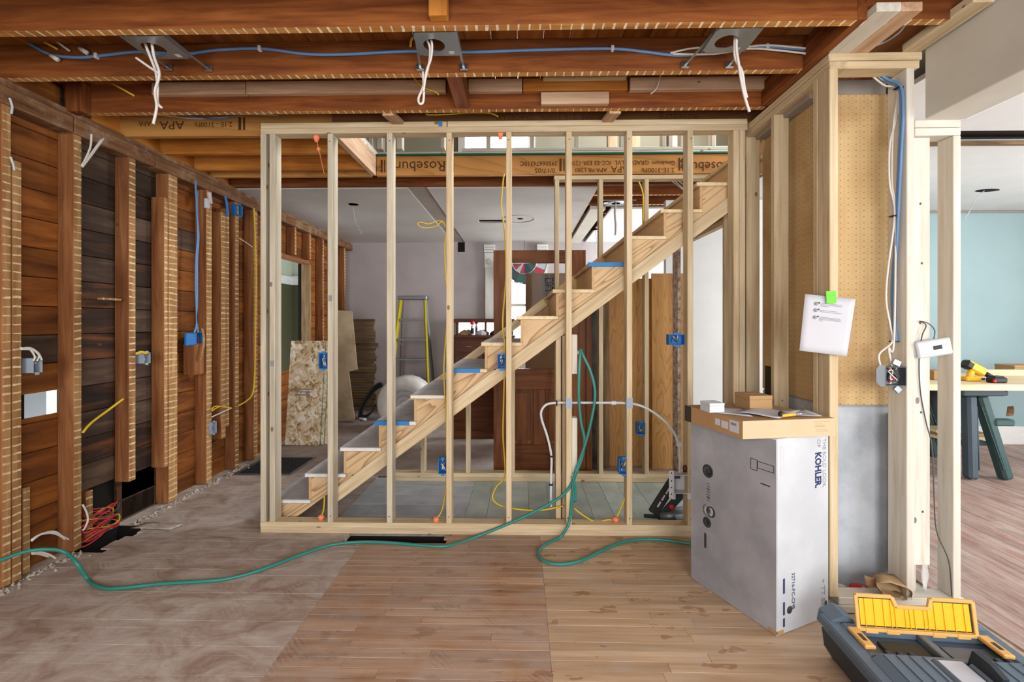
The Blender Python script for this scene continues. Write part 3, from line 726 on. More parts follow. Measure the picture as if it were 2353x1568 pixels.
for px in (1125, 1246):
    a = at(px, 600, Y=7.53).x
    pil = bx('casing', wn, a - .07, a + .07, 7.50, 7.549, .6, 2.55, 'trimwhite'); bx('corner_block', pil, a - .08, a + .08, 7.49, 7.549, 2.36, 2.60, 'trimwhite')
    for q in range(3): bx('moulding', pil, a - .09, a + .09, 7.48, 7.549, 2.61 + q * .045, 2.65 + q * .045, 'trimwhite')
    lathe('rosette', pil, [(.05, 0), (.05, .012), (.03, .02), (.015, .012), (0, .02)], 'trimwhite', frm((a, 7.49, 2.46), (1, 0, 0), (0, 0, 1)), 18)
for z0, z1 in ((WZ0, WZ0 + .06), (1.72, 1.77), (WZ1 - .05, WZ1)): bx('sash_rail', wn, WX0, WX1, 7.60, 7.64, z0, z1, 'trimwhite')
bx('pane', wn, WX0, WX1, 7.618, 7.622, WZ0 + .06, 1.72, 'glass'); bx('pane', wn, WX0, WX1, 7.618, 7.622, 1.77, WZ1 - .05, 'glass')
bx('sill', wn, WX0 - .1, WX1 + .1, 7.47, 7.6, WZ0 - .04, WZ0, 'trimwhite')

# ---- side room on the right
wsr = S('wall_side_room', 'pale blue painted wall of the bright side room', 'wall')
bx('wall_panel', wsr, 2.75, 7.0, 5.56, 5.68, 0, 2.81, 'blue_wall', .001); bx('return_panel', wsr, 1.58, 2.75, 5.0, 5.08, 0, 2.79, 'white_paint', .001); bx('return_panel', wsr, 2.70, 2.78, 5.0, 5.56, 0, 2.79, 'blue_wall', .001)
p0 = at(2322, 945, Y=5.555)
prism('outlet_hole', wsr, [(-.045, -.06), (.03, -.055), (.045, 0), (.035, .06), (-.03, .055)], .004, 'oldplate', XZ(p0.x, 5.558, p0.z))
bb = bx('baseboard_side', None, 2.79, 6.9, 5.535, 5.558, 0, .215, 'trimwhite'); tag(bb, 'tall white baseboard under the pale blue wall', 'baseboard', None, 'structure')
cs = S('ceiling_side', 'white plaster ceiling of the side room with a torn strip', 'ceiling')
bx('plaster_slab', cs, 2.21, 7.0, -1.6, 3.24, ZJ - .01, ZJ + .02, 'ceiling_white', .002); bx('plaster_slab', cs, 2.21, 7.0, 3.46, 5.56, ZJ - .01, ZJ + .02, 'ceiling_white', .002)
bx('bare_lath', cs, 2.21, 7.0, 3.2, 3.5, ZJ + .05, ZJ + .07, 'sheath_dark'); bx('torn_board', cs, 2.25, 7.0, 3.42, 3.47, ZJ - .03, ZJ - .005, 'lath')
bx('corner_crack', cs, 2.79, 6.9, 5.54, 5.557, ZJ - .035, ZJ - .012, 'patch_grey')
wallwin(S('wall_side_far', 'outer wall of the side room with a window', 'wall'), 6.88, 7.0, -1.7, 5.68, 0, 2.81, (.9, 3.5, .65, 2.55), 'white_paint', 'y')
wre = S('wall_rear', 'outer wall behind the viewer with three windows', 'wall')
for q in ((-3.0, -2.25, 0, 3.0), (-.55, .25, 0, 3.0), (1.95, 3.2, 0, 3.0), (5.2, 7.0, 0, 3.0)): bx('wall_panel', wre, q[0], q[1], -1.72, -1.6, q[2], q[3], 'white_paint', .001)
for q in ((-2.25, -.55), (.25, 1.95), (3.2, 5.2)):
    bx('wall_panel', wre, q[0], q[1], -1.72, -1.6, 0, .7, 'white_paint', .001); bx('wall_panel', wre, q[0], q[1], -1.72, -1.6, 2.6, 3.0, 'white_paint', .001)
wbr = S('wall_back_side', 'side wall of the far room with a window', 'wall')
wallwin(wbr, 4.0, 4.1, 5.68, 7.7, 0, 2.81, (5.9, 7.0, .8, 2.4), 'plaster_wall', 'y')

# ---- upper storey seen through the stairwell
wu = S('wall_upstairs', 'upstairs stud wall and olive plaster seen through the stairwell', 'wall')
bx('sole_plate', wu, -1.33, 2.3, 4.205, 4.29, ZS + .019, ZS + .057, 'lumber_white'); bx('sole_plate', wu, -.55, 2.3, 4.205, 4.29, ZS + .058, ZS + .09, 'lumber_white')
bx('sole_plate', wu, -1.42, -1.335, 3.1, 4.29, ZS + .019, ZS + .057, 'lumber_white')
for px in (852, 872, 918, 1017, 1122, 1223, 1326, 1431, 1526, 1541, 1568, 1588, 1640):
    xx = at(px, 330, Y=4.21).x; w = .05 if px in (872, 918) else .038
    bx('stud', wu, xx - w / 2, xx + w / 2, 4.206, 4.289, ZS + .09, 5.35, 'lumber_white')
for xx in (.95, 1.2, 1.62): bx('stud', wu, xx, xx + .1, 5.0, 5.09, ZS + .02, 5.35, 'lumber')
wallwin(wu, -2.98, 3.1, 6.5, 6.62, 3.0, 5.4, (-.85, .15, 3.5, 5.0), 'olive')
for a, b in ((-.9, -.8), (.1, .2)): bx('casing', wu, a, b, 6.46, 6.5, 3.45, 5.05, 'trimwhite')
bx('pane', wu, -.85, .15, 6.55, 6.555, 3.5, 5.0, 'glass')
bx('wall_panel', wu, -3.1, -2.98, -1.7, 6.6, 3.0, 5.4, 'olive', .001)
wallwin(wu, 3.02, 3.12, -1.7, 6.6, 3.0, 5.4, (3.3, 5.1, 3.6, 5.0), 'olive', 'y')  # unseen wall, its opening added for the upstairs fill
bx('wall_panel', wu, -3.0, 3.1, -1.72, -1.6, 3.0, 5.4, 'olive', .001)
rf = bx('roof', None, -3.1, 3.1, -1.7, 6.6, 5.4, 5.5, 'ceiling_white'); tag(rf, 'plain ceiling above the upstairs rooms', 'roof', None, 'structure')
rs = bx('ceiling_upper', None, 2.2, 7.0, -1.7, 5.7, 2.98, 3.04, 'ceiling_white'); tag(rs, 'floor deck above the side room', 'ceiling', None, 'structure')

# ================================================================== THINGS
def T(name, loc, label, cat, group=None, M=None): return empty(name, loc, label, cat, group, None, M)

# ---- staircase
RISE, RUN = .1875, .2523
nx = lambda k: -1.293 + (k - 3) * RUN
st = T('staircase', (nx(1), 3.6, 0), 'straight plywood staircase climbing behind the open stud wall', 'staircase')
SY0, SY1 = 3.215, 4.12
low = lambda X: .287 + .743 * (X + 1.30)
def sawtooth(d):
    top = []
    for k in range(1, 16):
        x = nx(k) + .045; z = RISE * k - .028
        top += [(x, z - RISE + (0.028 if k == 1 else 0)), (x, z)]
    xe = nx(16) + .045
    top += [(xe, top[-1][1])]
    xb = -1.30 - .287 / .743
    return [(top[0][0], 0)] + top[1:] + [(xe, low(xe)), (xb, 0)]
poly = sawtooth(0)
for yy, m in ((3.228, 'stringer'), (3.66, 'stringer'), (4.085, 'stringer')):
    prism('stringer', st, poly, -.032, m, frm((0, yy, 0), (1, 0, 0), (0, 0, 1)))
for k in range(1, 16):
    x = nx(k)
    tr = bx('tread', st, x, x + RUN + .045, SY0, SY1, RISE * k - .028, RISE * k, 'tread_wood' if k > 4 else 'dust_tread', .004, {'+z': 'dust_tread' if k < 8 else 'tread_wood', '-y': 'trimwhite' if k < 6 else 'pale'})
    bx('riser', st, x + .026, x + .045, SY0 + .010, SY1, RISE * (k - 1) + .001, RISE * k - .0285, 'riser', .001)
    if k in (4, 6, 10): bx('tape_strip', tr, x - .001, x + RUN - .005, SY0 - .0015, SY0 + .02, RISE * k - .0285, RISE * k + .0012, 'tape_blue', .0004)
a, b = -1.335, 1.52
beam('diagonal_brace', st, (a, 3.2125, low(a) - .052), (b, 3.2125, low(b) - .052), .028, .086, 'lumber')
beam('far_skirt', st, (nx(1), 4.108, RISE - .05), (nx(9.0), 4.108, RISE * 9.0 - .05), .02, .07, 'pale')
prism('far_skirt', st, [(nx(8.4), RISE * 8.4), (nx(15.6), RISE * 15.6), (nx(15.6), RISE * 14.6), (nx(8.6), RISE * 7.6)], -.02, 'riser', frm((0, 4.122, 0), (1, 0, 0), (0, 0, 1)))
for k in (3, 7): lathe('screw_head', st, [(.005, 0), (0, .001)], 'steel_dark', Matrix.Translation((nx(k) + .1, 3.196, low(nx(k)) + .08)) @ Matrix.Rotation(R(90), 4, 'X'), 8)

# ---- tall white carton with a flat box and small things on it
ux = Vector((.34, .153, 0)).normalized(); uy = Vector((-ux.y, ux.x, 0))
c0 = Vector((1.18, 2.123, 0)); CW, CD, CH = .368, .53, .912
MB_ = Matrix((ux, uy, Vector((0, 0, 1)))).transposed().to_4x4(); MB_.translation = c0
BASE = MB_
ct = T('shipping_carton', (0, 0, 0), 'tall white printed shipping carton standing on the strip floor', 'carton')
bx('carton_body', ct, 0, CW, 0, CD, .002, CH, 'carton_front', .004, {'-x': 'carton_side'})  # left face gets a darker carton white, its shade put into the colour
bx('corner_dent', ct, -.001, .05, -.001, .05, .002, .03, 'cardboard', .006)
MF = frm((0, 0, 0), (1, 0, 0), (0, 0, 1)); ML = frm((0, CD, 0), (0, -1, 0), (0, 0, 1))     # front and left faces
V90 = lambda M, x, z: M @ Matrix.Translation((x, z, 0)) @ Matrix.Rotation(R(-90), 4, 'Z')
text('printed_name', ct, 'KOHLER.', .060, 'ink_blue', V90(MF, .268, .822), 'LEFT', .72, .0022)
text('printed_slogan', ct, 'THE BOLD LOOK', .036, 'ink_grey', V90(MF, .322, .885), 'LEFT', .85)
text('printed_slogan', ct, 'OF', .036, 'ink_grey', V90(MF, .282, .885), 'LEFT', .9)
text('printed_code', ct, '32716-PC-CMR', .030, 'ink_blue', V90(MF, .100, .275), 'LEFT', .9)
for z0, z1 in ((.19, .26), (.09, .15), (.035, .075)):
    decal('printed_bar', ct, MF, .040, .052, z0, z1, 'ink_blue')
text('printed_code', ct, '+ TT 88', .04, 'ink_grey', V90(MF, .312, .20), 'LEFT')
decal('smudge', ct, MF, .02, .05, .80, .88, 'paper_grey'); decal('smudge', ct, MF, .022, .05, .74, .79, 'paper_grey')
lathe('printed_dot', ct, [(.018, 0), (.018, .0008), (0, .0008)], 'ink', MF @ Matrix.Translation((.085, .105, 0)), 20)
lathe('printed_dot', ct, [(.012, 0), (.012, .0008), (0, .0008)], 'ink', MF @ Matrix.Translation((.345, .075, 0)), 20)
def ringdecal(x, z, r, w, m='ink'):
    lathe('printed_mark', ct, [(r - w, 0), (r - w, .0008), (r, .0008), (r, 0)], m, ML @ Matrix.Translation((x, z, 0)), 24)
ringdecal(.125, .645, .036, .012); lathe('printed_mark', ct, [(.01, 0), (.01, .0008), (0, .0008)], 'ink', ML @ Matrix.Translation((.125, .645, 0)), 14)
text('printed_code', ct, '1101181', .03, 'ink', V90(ML, .118, .585), 'LEFT')
ringdecal(.125, .43, .035, .022, 'ink_grey'); ringdecal(.145, .43, .03, .008); ringdecal(.12, .365, .028, .018)
def outline(M, x0, x1, y0, y1, w, m, parent=None):
    for q in ((x0, x1, y0, y0 + w), (x0, x1, y1 - w, y1), (x0, x0 + w, y0, y1), (x1 - w, x1, y0, y1)): decal('printed_mark', parent or ct, M, *q, m)
outline(ML, .085, .185, .18, .325, .003, 'ink_grey'); decal('printed_mark', ct, ML, .10, .115, .22, .30, 'ink'); decal('printed_mark', ct, ML, .13, .15, .21, .30, 'ink_grey')
decal('printed_mark', ct, ML, .155, .175, .20, .26, 'ink_grey')
outline(ML, .39, .428, .735, .79, .003, 'ink'); outline(ML, .428, .515, .75, .785, .003, 'ink'); decal('printed_mark', ct, ML, .445, .495, .68, .686, 'ink')
# flat brown box on top, turned a little
fx = Vector((.47, .075, 0)).normalized(); fy = Vector((-.16, .375, 0)).normalized()
BASE = Matrix.Identity(4)
M2 = frm((1.022, 2.120, CH + .001), fx, Vector((-fx.y, fx.x, 0)))
BASE = M2
fb = T('flat_carton', (0, 0, 0), 'shallow brown cardboard box lying on the tall white carton', 'box')
FW, FD, FH = .478, .42, .084
body = prism('box_body', fb, [(0, 0), (FW, 0), (FW - .06, FD), (-.055, FD)], FH, 'cardboard')
body.data.materials.append(MAT['cardboard_pale'])
for pl in body.data.polygons:
    if pl.normal.y < -.9: pl.material_index = 1
MFl = frm((0, 0, 0), (1, 0, 0), (0, 0, 1))
sl = Vector((-.055, FD, 0)).normalized(); MSl = frm((-.055, FD, 0), -sl, (0, 0, 1))
Ls = math.hypot(.055, FD)
decal('tape_wrap', fb, MSl, 0, .055, -.0005, FH + .0005, 'tape_dark')
for a, b, z0, z1 in ((.24, .275, .03, .062), (.285, .33, .025, .06), (.34, .40, .02, .075)): decal('sticker', fb, MSl, a, b, z0, z1, 'paper')
decal('printed_line', fb, MSl, .35, .385, .052, .064, 'ink')
for q, (a, b, z) in enumerate(((.365, .45, .070), (.37, .41, .058), (.37, .42, .052), (.37, .425, .046), (.375, .43, .032), (.375, .44, .024))): decal('printed_line', fb, MFl, a, b, z, z + .0018, 'kraft')
BASE = Matrix.Identity(4)
ZT = CH + .085
def small_box(name, label, pxl, pxm, pxr, pyb, h, m, cat='box'):
    pm = at(pxm, pyb, Z=ZT); pr = at(pxr, pyb - 1, Z=ZT); w = (pr - pm).length; d = w * 1.1
    M = frm(pm, (pr - pm), Vector((-(pr - pm).y, (pr - pm).x, 0)))
    o = T(name, pm, label, cat, None, M)
    global BASE
    BASE = M
    lo = bx('carton_body', o, 0, w, 0, d, .001, h * .72, m, .0015); lid = bx('lid', o, -.001, w + .001, -.001, d + .001, h * .72, h, m, .002)
    bx('lid_seam', lid, w * .1, w * .9, d * .49, d * .51, h, h + .0006, 'paper_grey', .0002)
    BASE = Matrix.Identity(4); return o
small_box('small_white_box', 'small white paper box at the tape end of the flat brown box', 1612, 1631, 1665, 950, .049, 'plastic_white')
small_box('small_brown_box', 'small brown cardboard cube on the flat brown box near the studs', 1697, 1723, 1775, 945, .078, 'cardboard')
def sheet(name, label, pts, m, cat='paper', curl=.006, n=6):
    c = [Vector(p) for p in pts]; V = []; F = []
    for i in range(n + 1):
        for j in range(n + 1):
            u, v = i / n, j / n; p = (c[0] * (1 - u) + c[1] * u) * (1 - v) + (c[3] * (1 - u) + c[2] * u) * v
            p = p + Vector((0, 0, curl * (math.sin(u * 5 + v * 2) * .5 + .5)))
            V.append(p)
    for i in range(n):
        for j in range(n): F.append([i * (n + 1) + j, (i + 1) * (n + 1) + j, (i + 1) * (n + 1) + j + 1, i * (n + 1) + j + 1])
    o = add(name, pyd(V, F), MAT[m], None, None, True); md = o.modifiers.new('s', 'SOLIDIFY'); md.thickness = .0009; md.offset = 1
    if label: tag(o, label, cat)
    return o
z = ZT + .002
sheet('paper_sheet', 'folded white leaflet under the small white box', [at(1640, 950, Z=z), at(1730, 958, Z=z), at(1700, 938, Z=z), at(1620, 936, Z=z)], 'paper', curl=.002)
sheet('paper_sheet', 'wavy grey instruction sheet spread before the brown cube', [at(1690, 950, Z=z + .004), at(1790, 962, Z=z + .004), at(1840, 946, Z=z + .004), at(1740, 936, Z=z + .004)], 'paper_grey', curl=.008)
sheet('paper_sheet', 'grey plastic pouch lying toward the wallpaper end of the flat box', [at(1800, 958, Z=z), at(1890, 957, Z=z), at(1850, 943, Z=z), at(1790, 944, Z=z)], 'paper_grey', curl=.006)
pk = at(1797, 956, Z=z + .012); pe = at(1850, 950, Z=z + .012)
kn = T('screwdriver', pk, 'small screwdriver with clear yellow handle on the papers', 'screwdriver')
tube('handle', kn, [pk, pk.lerp(pe, .55)], .0075, 'tool_yellow', 10, 0); tube('shaft', kn, [pk.lerp(pe, .55), pe], .0035, 'chrome', 8, 0)
pq = at(1797, 950, Z=z + .02); lathe('end_cap', kn, [(0, -.01), (.011, -.008), (.012, .004), (.008, .012), (0, .013)], 'black', Matrix.Translation(pk + Vector((.0, .01, .006))), 12)

# ---- notice sheet taped on the corner stud
q = [at(1850, 676, Y=2.30), at(1966, 688, Y=2.285), at(1946, 819, Y=2.27), at(1837, 806, Y=2.285)]
nt = T('notice_sheet', q[3], 'white instruction sheet hung on the corner stud with green tape', 'paper')
V = []; F = []; n = 8
for i in range(n + 1):
    for j in range(n + 1):
        u, v = i / n, j / n; p = (q[0] * (1 - u) + q[1] * u) * (1 - v) + (q[3] * (1 - u) + q[2] * u) * v
        V.append(p + Vector((0, -.004 * math.sin(u * 3.1), 0)))
for i in range(n):
    for j in range(n): F.append([i * (n + 1) + j, i * (n + 1) + j + 1, (i + 1) * (n + 1) + j + 1, (i + 1) * (n + 1) + j])
o = add('sheet', pyd(V, F), MAT['paper'], nt, None, True); o.modifiers.new('s', 'SOLIDIFY').thickness = .0006
MN = frm(q[3] + Vector((0, -.0052, 0)), q[2] - q[3], q[0] - q[3])
W_ = (q[2] - q[3]).length; H_ = (q[0] - q[3]).length
for v, a, b in ((.865, .34, .80), (.84, .34, .80), (.815, .34, .52), (.74, .34, .70), (.715, .34, .80), (.62, .34, .78), (.60, .34, .80), (.58, .34, .80), (.555, .34, .42)):
    decal('print_line', nt, MN, a * W_, b * W_, v * H_, v * H_ + .0022, 'ink_grey', .0006)
for v in (.85, .735, .61): lathe('print_bullet', nt, [(.009, 0), (.009, .0006), (0, .0006)], 'ink_grey', MN @ Matrix.Translation((.25 * W_, v * H_, 0)), 12); lathe('print_bullet', nt, [(.004, 0), (.004, .0006), (0, .0006)], 'ink', MN @ Matrix.Translation((.31 * W_, (v + .02) * H_, 0)), 8)
tp = at(1910, 682, Y=2.275); M = frm(tp, (1, 0, .04), (-.05, 0, 1)); decal('green_tape', nt, M, -.024, .024, -.034, .028, 'tape_green')

# ---- thermostat hanging by its wire
th = T('thermostat', at(2143, 820, Y=2.29), 'white thermostat hanging by a thin wire off the pale stud', 'thermostat')
pc = at(2144, 800, Y=2.285); rot = Matrix.Rotation(R(-12), 4, 'Y') @ Matrix.Rotation(R(-14), 4, 'Z')
obx('housing', th, pc, (.142, .028, .082), rot, 'plastic_white', .01); obx('back_plate', th, pc + Vector((-.02, .02, 0)), (.11, .012, .075), rot, 'cable_grey', .003)
obx('display', th, pc + rot @ Vector((.012, -.0145, .002)), (.036, .002, .019), rot, 'screen', .0006)
tube('thermostat_wire', th, [at(2113, 738, Y=2.318), at(2128, 748, Y=2.31), at(2118, 775, Y=2.31), at(2112, 830, Y=2.318), at(2115, 900, Y=2.322), at(2128, 970, Y=2.322), at(2142, 1030, Y=2.30), at(2146, 1130, Y=2.29), at(2152, 1220, Y=2.285), at(2180, 1290, Y=2.285), at(2187, 1370, Y=2.295)], .0028, 'cable_dark', 6)
tube('thermostat_wire', th, [at(2113, 738, Y=2.318), at(2132, 743, Y=2.305), at(2148, 760, Y=2.30), at(2144, 785, Y=2.295)], .0025, 'cable_dark', 6)

# ---- cable drop in the chase
tube_pts = [at(1990, 157, Y=2.40), at(2035, 185, Y=2.40), at(2068, 203, Y=2.36), at(2072, 260, Y=2.355), at(2068, 330, Y=2.355), at(2064, 430, Y=2.355), at(2057, 560, Y=2.355), at(2050, 660, Y=2.355), at(2052, 740, Y=2.355), at(2056, 785, Y=2.35)]
_sx = xs_ - .012
tube_pts = tube_pts[:2] + [at(px_, py_, X=_sx) for px_, py_ in ((2066, 203), (2071, 260), (2068, 330), (2063, 430), (2057, 560), (2050, 660), (2052, 740), (2056, 785))]
def cables(name, label, lines, r, m, ties=(), cat='cable', n=6):
    e = T(name, lines[0][-1], label, cat)
    for k, L in enumerate(lines): tube('strand', e, L, r, m if isinstance(m, str) else m[k % len(m)], n)
    for tp_, ax in ties:
        obx('cable_tie', e, tp_, ax, (0, 0, 0), 'black', .001)
    return e
off = lambda L, dx, dz=0, dy=0: [p + Vector((dx, dy, dz)) for p in L]
cables('electrical_cable', 'thick blue cable pair dropping down the corner stud to the metal box', [tube_pts, off(tube_pts, -.002, 0, -.013)], .0072, ['cable_blue', 'cable_blue'],
       [(tube_pts[2], (.04, .03, .006)), (tube_pts[6] + Vector((0, 0, .14)), (.045, .03, .006)), (tube_pts[9], (.04, .03, .006))])
w1 = [at(1985, 157, Y=2.40), at(2030, 195, Y=2.40), at(2060, 205, Y=2.37), at(2060, 270, Y=2.365), at(2045, 330, Y=2.365), at(2044, 420, Y=2.365), at(2056, 490, Y=2.36), at(2040, 620, Y=2.36), at(2036, 690, Y=2.36), at(2046, 750, Y=2.36), at(2050, 786, Y=2.35), at(2020, 815, Y=2.335), at(2026, 848, Y=2.33)]
w2 = [at(1987, 157, Y=2.405), at(2040, 190, Y=2.40), at(2062, 210, Y=2.37), at(2052, 300, Y=2.365), at(2050, 420, Y=2.365), at(2058, 500, Y=2.36), at(2054, 786, Y=2.345), at(2042, 800, Y=2.335), at(2050, 842, Y=2.33)]
cables('electrical_cable', 'slack white cables beside the blue drop in the corner chase', [w1, w2], .005, 'cable_white')

for zz in (.5, 1.0, 1.45, 1.75, 2.05): lathe('screw_head', flat, [(.006, 0), (0, .001)], 'steel_dark', Matrix.Translation((xs_ + .085 + random.uniform(-.01, .01), 2.3298, zz)) @ Matrix.Rotation(R(90), 4, 'X'), 8)
# ---- electrical boxes
def ebox(label, px0, px1, py0, py1, Y=None, X=None, m='plastic_blue', d=.06, wires=('cable_yellow',), name='outlet_box', group='open blue outlet boxes', ear=True, face='-y'):
    """an open box, its mouth towards the room"""
    if face == '-y':
        a = at(px0, py1, Y=Y); b = at(px1, py0, Y=Y); w, h = b.x - a.x, b.z - a.z; M = frm((a.x, Y, a.z), (1, 0, 0), (0, 0, 1)) @ Matrix.Translation((0, 0, -d))
    else:
        a = at(px0, py1, X=X); b = at(px1, py1, X=X); c_ = at(px0, py0, X=X); w, h = abs(b.y - a.y), c_.z - a.z
        M = frm((X, a.y, a.z), (0, 1, 0), (0, 0, 1)) @ Matrix.Translation((0, 0, -d))
    global BASE
    o = T(name, (0, 0, 0), label, 'box', group, M); BASE = M
    t_ = .004
    bx('back_panel', o, 0, w, 0, h, 0, t_, m, .001)
    for q in ((0, t_, 0, h), (w - t_, w, 0, h), (t_, w - t_, 0, t_), (t_, w - t_, h - t_, h)): bx('side_panel', o, *q, t_, d, m, .001)
    if ear:
        bx('mounting_ear', o, w * .3, w * .7, -.012, 0, d - .006, d - .001, m, .001); bx('mounting_ear', o, w * .3, w * .7, h, h + .012, d - .006, d - .001, m, .001)
    for k, wm_ in enumerate(wires):
        P = [Vector((w * random.uniform(.2, .8), h * .95, d * .3))]
        for q in range(5): P.append(Vector((w * random.uniform(.2, .8), h * random.uniform(.15, .85), d * random.uniform(.3, .8))))
        tube('coiled_wire', o, P, .003, wm_, 5, 4)
    BASE = Matrix.Identity(4); return o
G = 'open blue outlet boxes'
bw = ('cable_white', 'cable_dark', 'cable_blue')
ebox('blue outlet box on the stud before the flake board', 732, 753, 812, 848, Y=3.13, wires=bw)
ebox('blue switch box on the stud crossing the middle stairs', 1143, 1161, 815, 848, Y=3.11, wires=bw)
ebox('blue outlet box low on the wall under the lower stairs', 1007, 1027, 1056, 1090, Y=3.11, wires=bw)
ebox('blue outlet box low on the stud right of the green hose', 1423, 1447, 1055, 1091, Y=3.11, wires=bw)
ebox('small blue outlet box on the far stud wall by the plywood', 1464, 1483, 972, 999, Y=4.14, wires=('cable_yellow',))
o = ebox('blue double box mounted sideways high beside the white door', 1537, 1574, 769, 793, Y=3.16, wires=bw)
ebox('blue box with square bracket half way up the old wall', 452, 469, 765, 796, X=-2.80, face='+x', wires=('cable_dark', 'cable_red'))
pl = at(442, 780, X=-2.80)
o = bpy.data.objects[[o_.name for o_ in bpy.data.objects if o_.get('label', '').startswith('blue box with square bracket')][0]]
bx('bracket', o, -2.83, -2.80, pl.y - .06, pl.y + .055, pl.z - .055, pl.z + .055, 'plastic_blue', .012)
ebox('little blue box high on the old wall near the passage', 545, 558, 469, 494, X=-2.80, face='+x', wires=())
ebox('grey outlet box in the first bay with white cables looping out', 76, 98, 824, 858, X=-2.80, face='+x', m='plastic_grey', name='outlet_box', group='grey outlet boxes', wires=('cable_white',), d=.08)
ebox('grey outlet box with yellow cables in the dark bay', 331, 346, 811, 836, X=-2.80, face='+x', m='plastic_grey', name='outlet_box', group='grey outlet boxes', wires=('cable_grey',), d=.08)
ebox('pale grey outlet box low by the fifth old stud', 487, 498, 972, 999, X=-2.80, face='+x', m='plastic_grey', name='outlet_box', group='grey outlet boxes', wires=('cable_blue',), d=.03)
# galvanised box at the corner stud
mo = ebox('galvanised junction box full of wires on the corner stud', 2035, 2084, 843, 888, Y=2.305, m='steel_dark', name='junction_box', group=None, wires=('cable_white', 'cable_dark', 'cable_red', 'cable_white', 'cable_dark', 'cable_dark', 'black'), d=.05, ear=False)
a = at(2012, 888, Y=2.31); b = at(2035, 840, Y=2.31)
prism('side_bracket', mo, [(0, .02), (.02, 0), (b.x - a.x, 0), (b.x - a.x, b.z - a.z), (.015, b.z - a.z), (0, b.z - a.z - .02)], .003, 'steel_dark', frm(a, (1, 0, 0), (0, 0, 1)))
pz = at(2060, 834, Y=2.315); obx('clamp', mo, pz, (.04, .01, .03), (0, R(25), 0), 'steel', .002); pz = at(2062, 895, Y=2.315); obx('clamp', mo, pz, (.035, .01, .03), (0, R(45), 0), 'steel', .002)

# ---- ceiling light plates with hanger bars
def light_plate(label, pxc, bars_px, group):
    c = at(pxc, 95, Z=ZJ - .004); y0, y1 = 2.104, 2.285; x0, x1 = c.x - .105, c.x + .105
    o = T('light_plate', (c.x, y0, ZJ), label, 'light fitting', group)
    # plate with a round hole
    N = 24; hx, hy, hr = c.x - .02, 2.20, .052
    outer = []; 
    for k in range(N):
        a = math.tau * k / N + math.tau / 16; dx, dy = math.cos(a), math.sin(a)
        s = min((x1 - hx if dx > 0 else hx - x0) / max(abs(dx), 1e-6), (y1 - hy if dy > 0 else hy - y0) / max(abs(dy), 1e-6)); outer.append((hx + dx * s, hy + dy * s))
    V = []; F = []
    for zz in (ZJ - .004, ZJ - .001):
        for k in range(N):
            a = math.tau * k / N + math.tau / 16; V.append((hx + hr * math.cos(a), hy + hr * math.sin(a), zz)); V.append((*outer[k], zz))
    for k in range(N):
        k2 = (k + 1) % N; o0 = 2 * N
        F += [[2 * k, 2 * k + 1, 2 * k2 + 1, 2 * k2][::-1], [o0 + 2 * k, o0 + 2 * k + 1, o0 + 2 * k2 + 1, o0 + 2 * k2], [2 * k, 2 * k2, o0 + 2 * k2, o0 + 2 * k], [2 * k + 1, o0 + 2 * k + 1, o0 + 2 * k2 + 1, 2 * k2 + 1]]
    # corner fill so the plate stays square
    add('plate', pyd(V, F), MAT['steel'], o)
    bx('plate_flange', o, x1 - .004, x1, y0, y1, ZJ - .003, ZJ + .02, 'steel', .001); bx('plate_flange', o, x0, x0 + .004, y0, y1, ZJ - .003, ZJ + .02, 'steel', .001)
    bx('approval_sticker', o, x1 - .06, x1 - .035, y1 - .04, y1 - .015, ZJ - .0046, ZJ - .004, 'paper', .0002)
    for px, py in bars_px:
        e = at(px, py, Y=2.44); s = Vector((x1 - .01 if e.x > c.x else x0 + .01, y0 + .02, ZJ + .012))
        beam('hanger_bar', o, s, (e.x, 2.44, max(e.z, ZJ + .01)), .012, .004, 'steel')
        bx('bar_foot', o, e.x - .022, e.x + .022, 2.425, 2.446, e.z - .014, e.z + .022, 'chrome', .004)
    return o
light_plate('square steel light plate at the ceiling nearest the old wall', 340, ((388, 158), (480, 160)), 'recessed light plates')
light_plate('square steel light plate at the middle of the ceiling', 1004, ((966, 158), (1066, 158)), 'recessed light plates')
light_plate('square steel light plate at the ceiling toward the wallpapered corner', 1680, ((1573, 152), (1675, 152)), 'recessed light plates')
GH = 'white cables hanging from the light plates'
cables('hanging_cable', 'twisted white cables hanging from the plate nearest the old wall', [
    [at(330, 92, Y=2.2), at(345, 130, Y=2.2), at(358, 165, Y=2.2), at(362, 200, Y=2.2), at(362, 235, Y=2.2), at(372, 248, Y=2.2)],
    [at(348, 92, Y=2.19), at(354, 130, Y=2.19), at(366, 170, Y=2.19), at(356, 210, Y=2.19), at(360, 245, Y=2.19), at(352, 285, Y=2.19)],
    [at(313, 133, Y=2.2), at(340, 152, Y=2.195), at(364, 168, Y=2.19)]], .0065, 'cable_white')['group'] = GH
cables('hanging_cable', 'looped white cable hanging from the middle ceiling plate', [
    [at(976, 84, Y=2.2), at(988, 110, Y=2.2), at(985, 150, Y=2.2), at(972, 200, Y=2.2), at(962, 225, Y=2.2), at(964, 238, Y=2.2), at(972, 235, Y=2.2), at(974, 210, Y=2.2), at(972, 165, Y=2.2)],
    [at(988, 82, Y=2.19), at(993, 105, Y=2.19), at(990, 135, Y=2.19), at(980, 165, Y=2.19), at(973, 210, Y=2.19)]], .006, 'cable_white')['group'] = GH
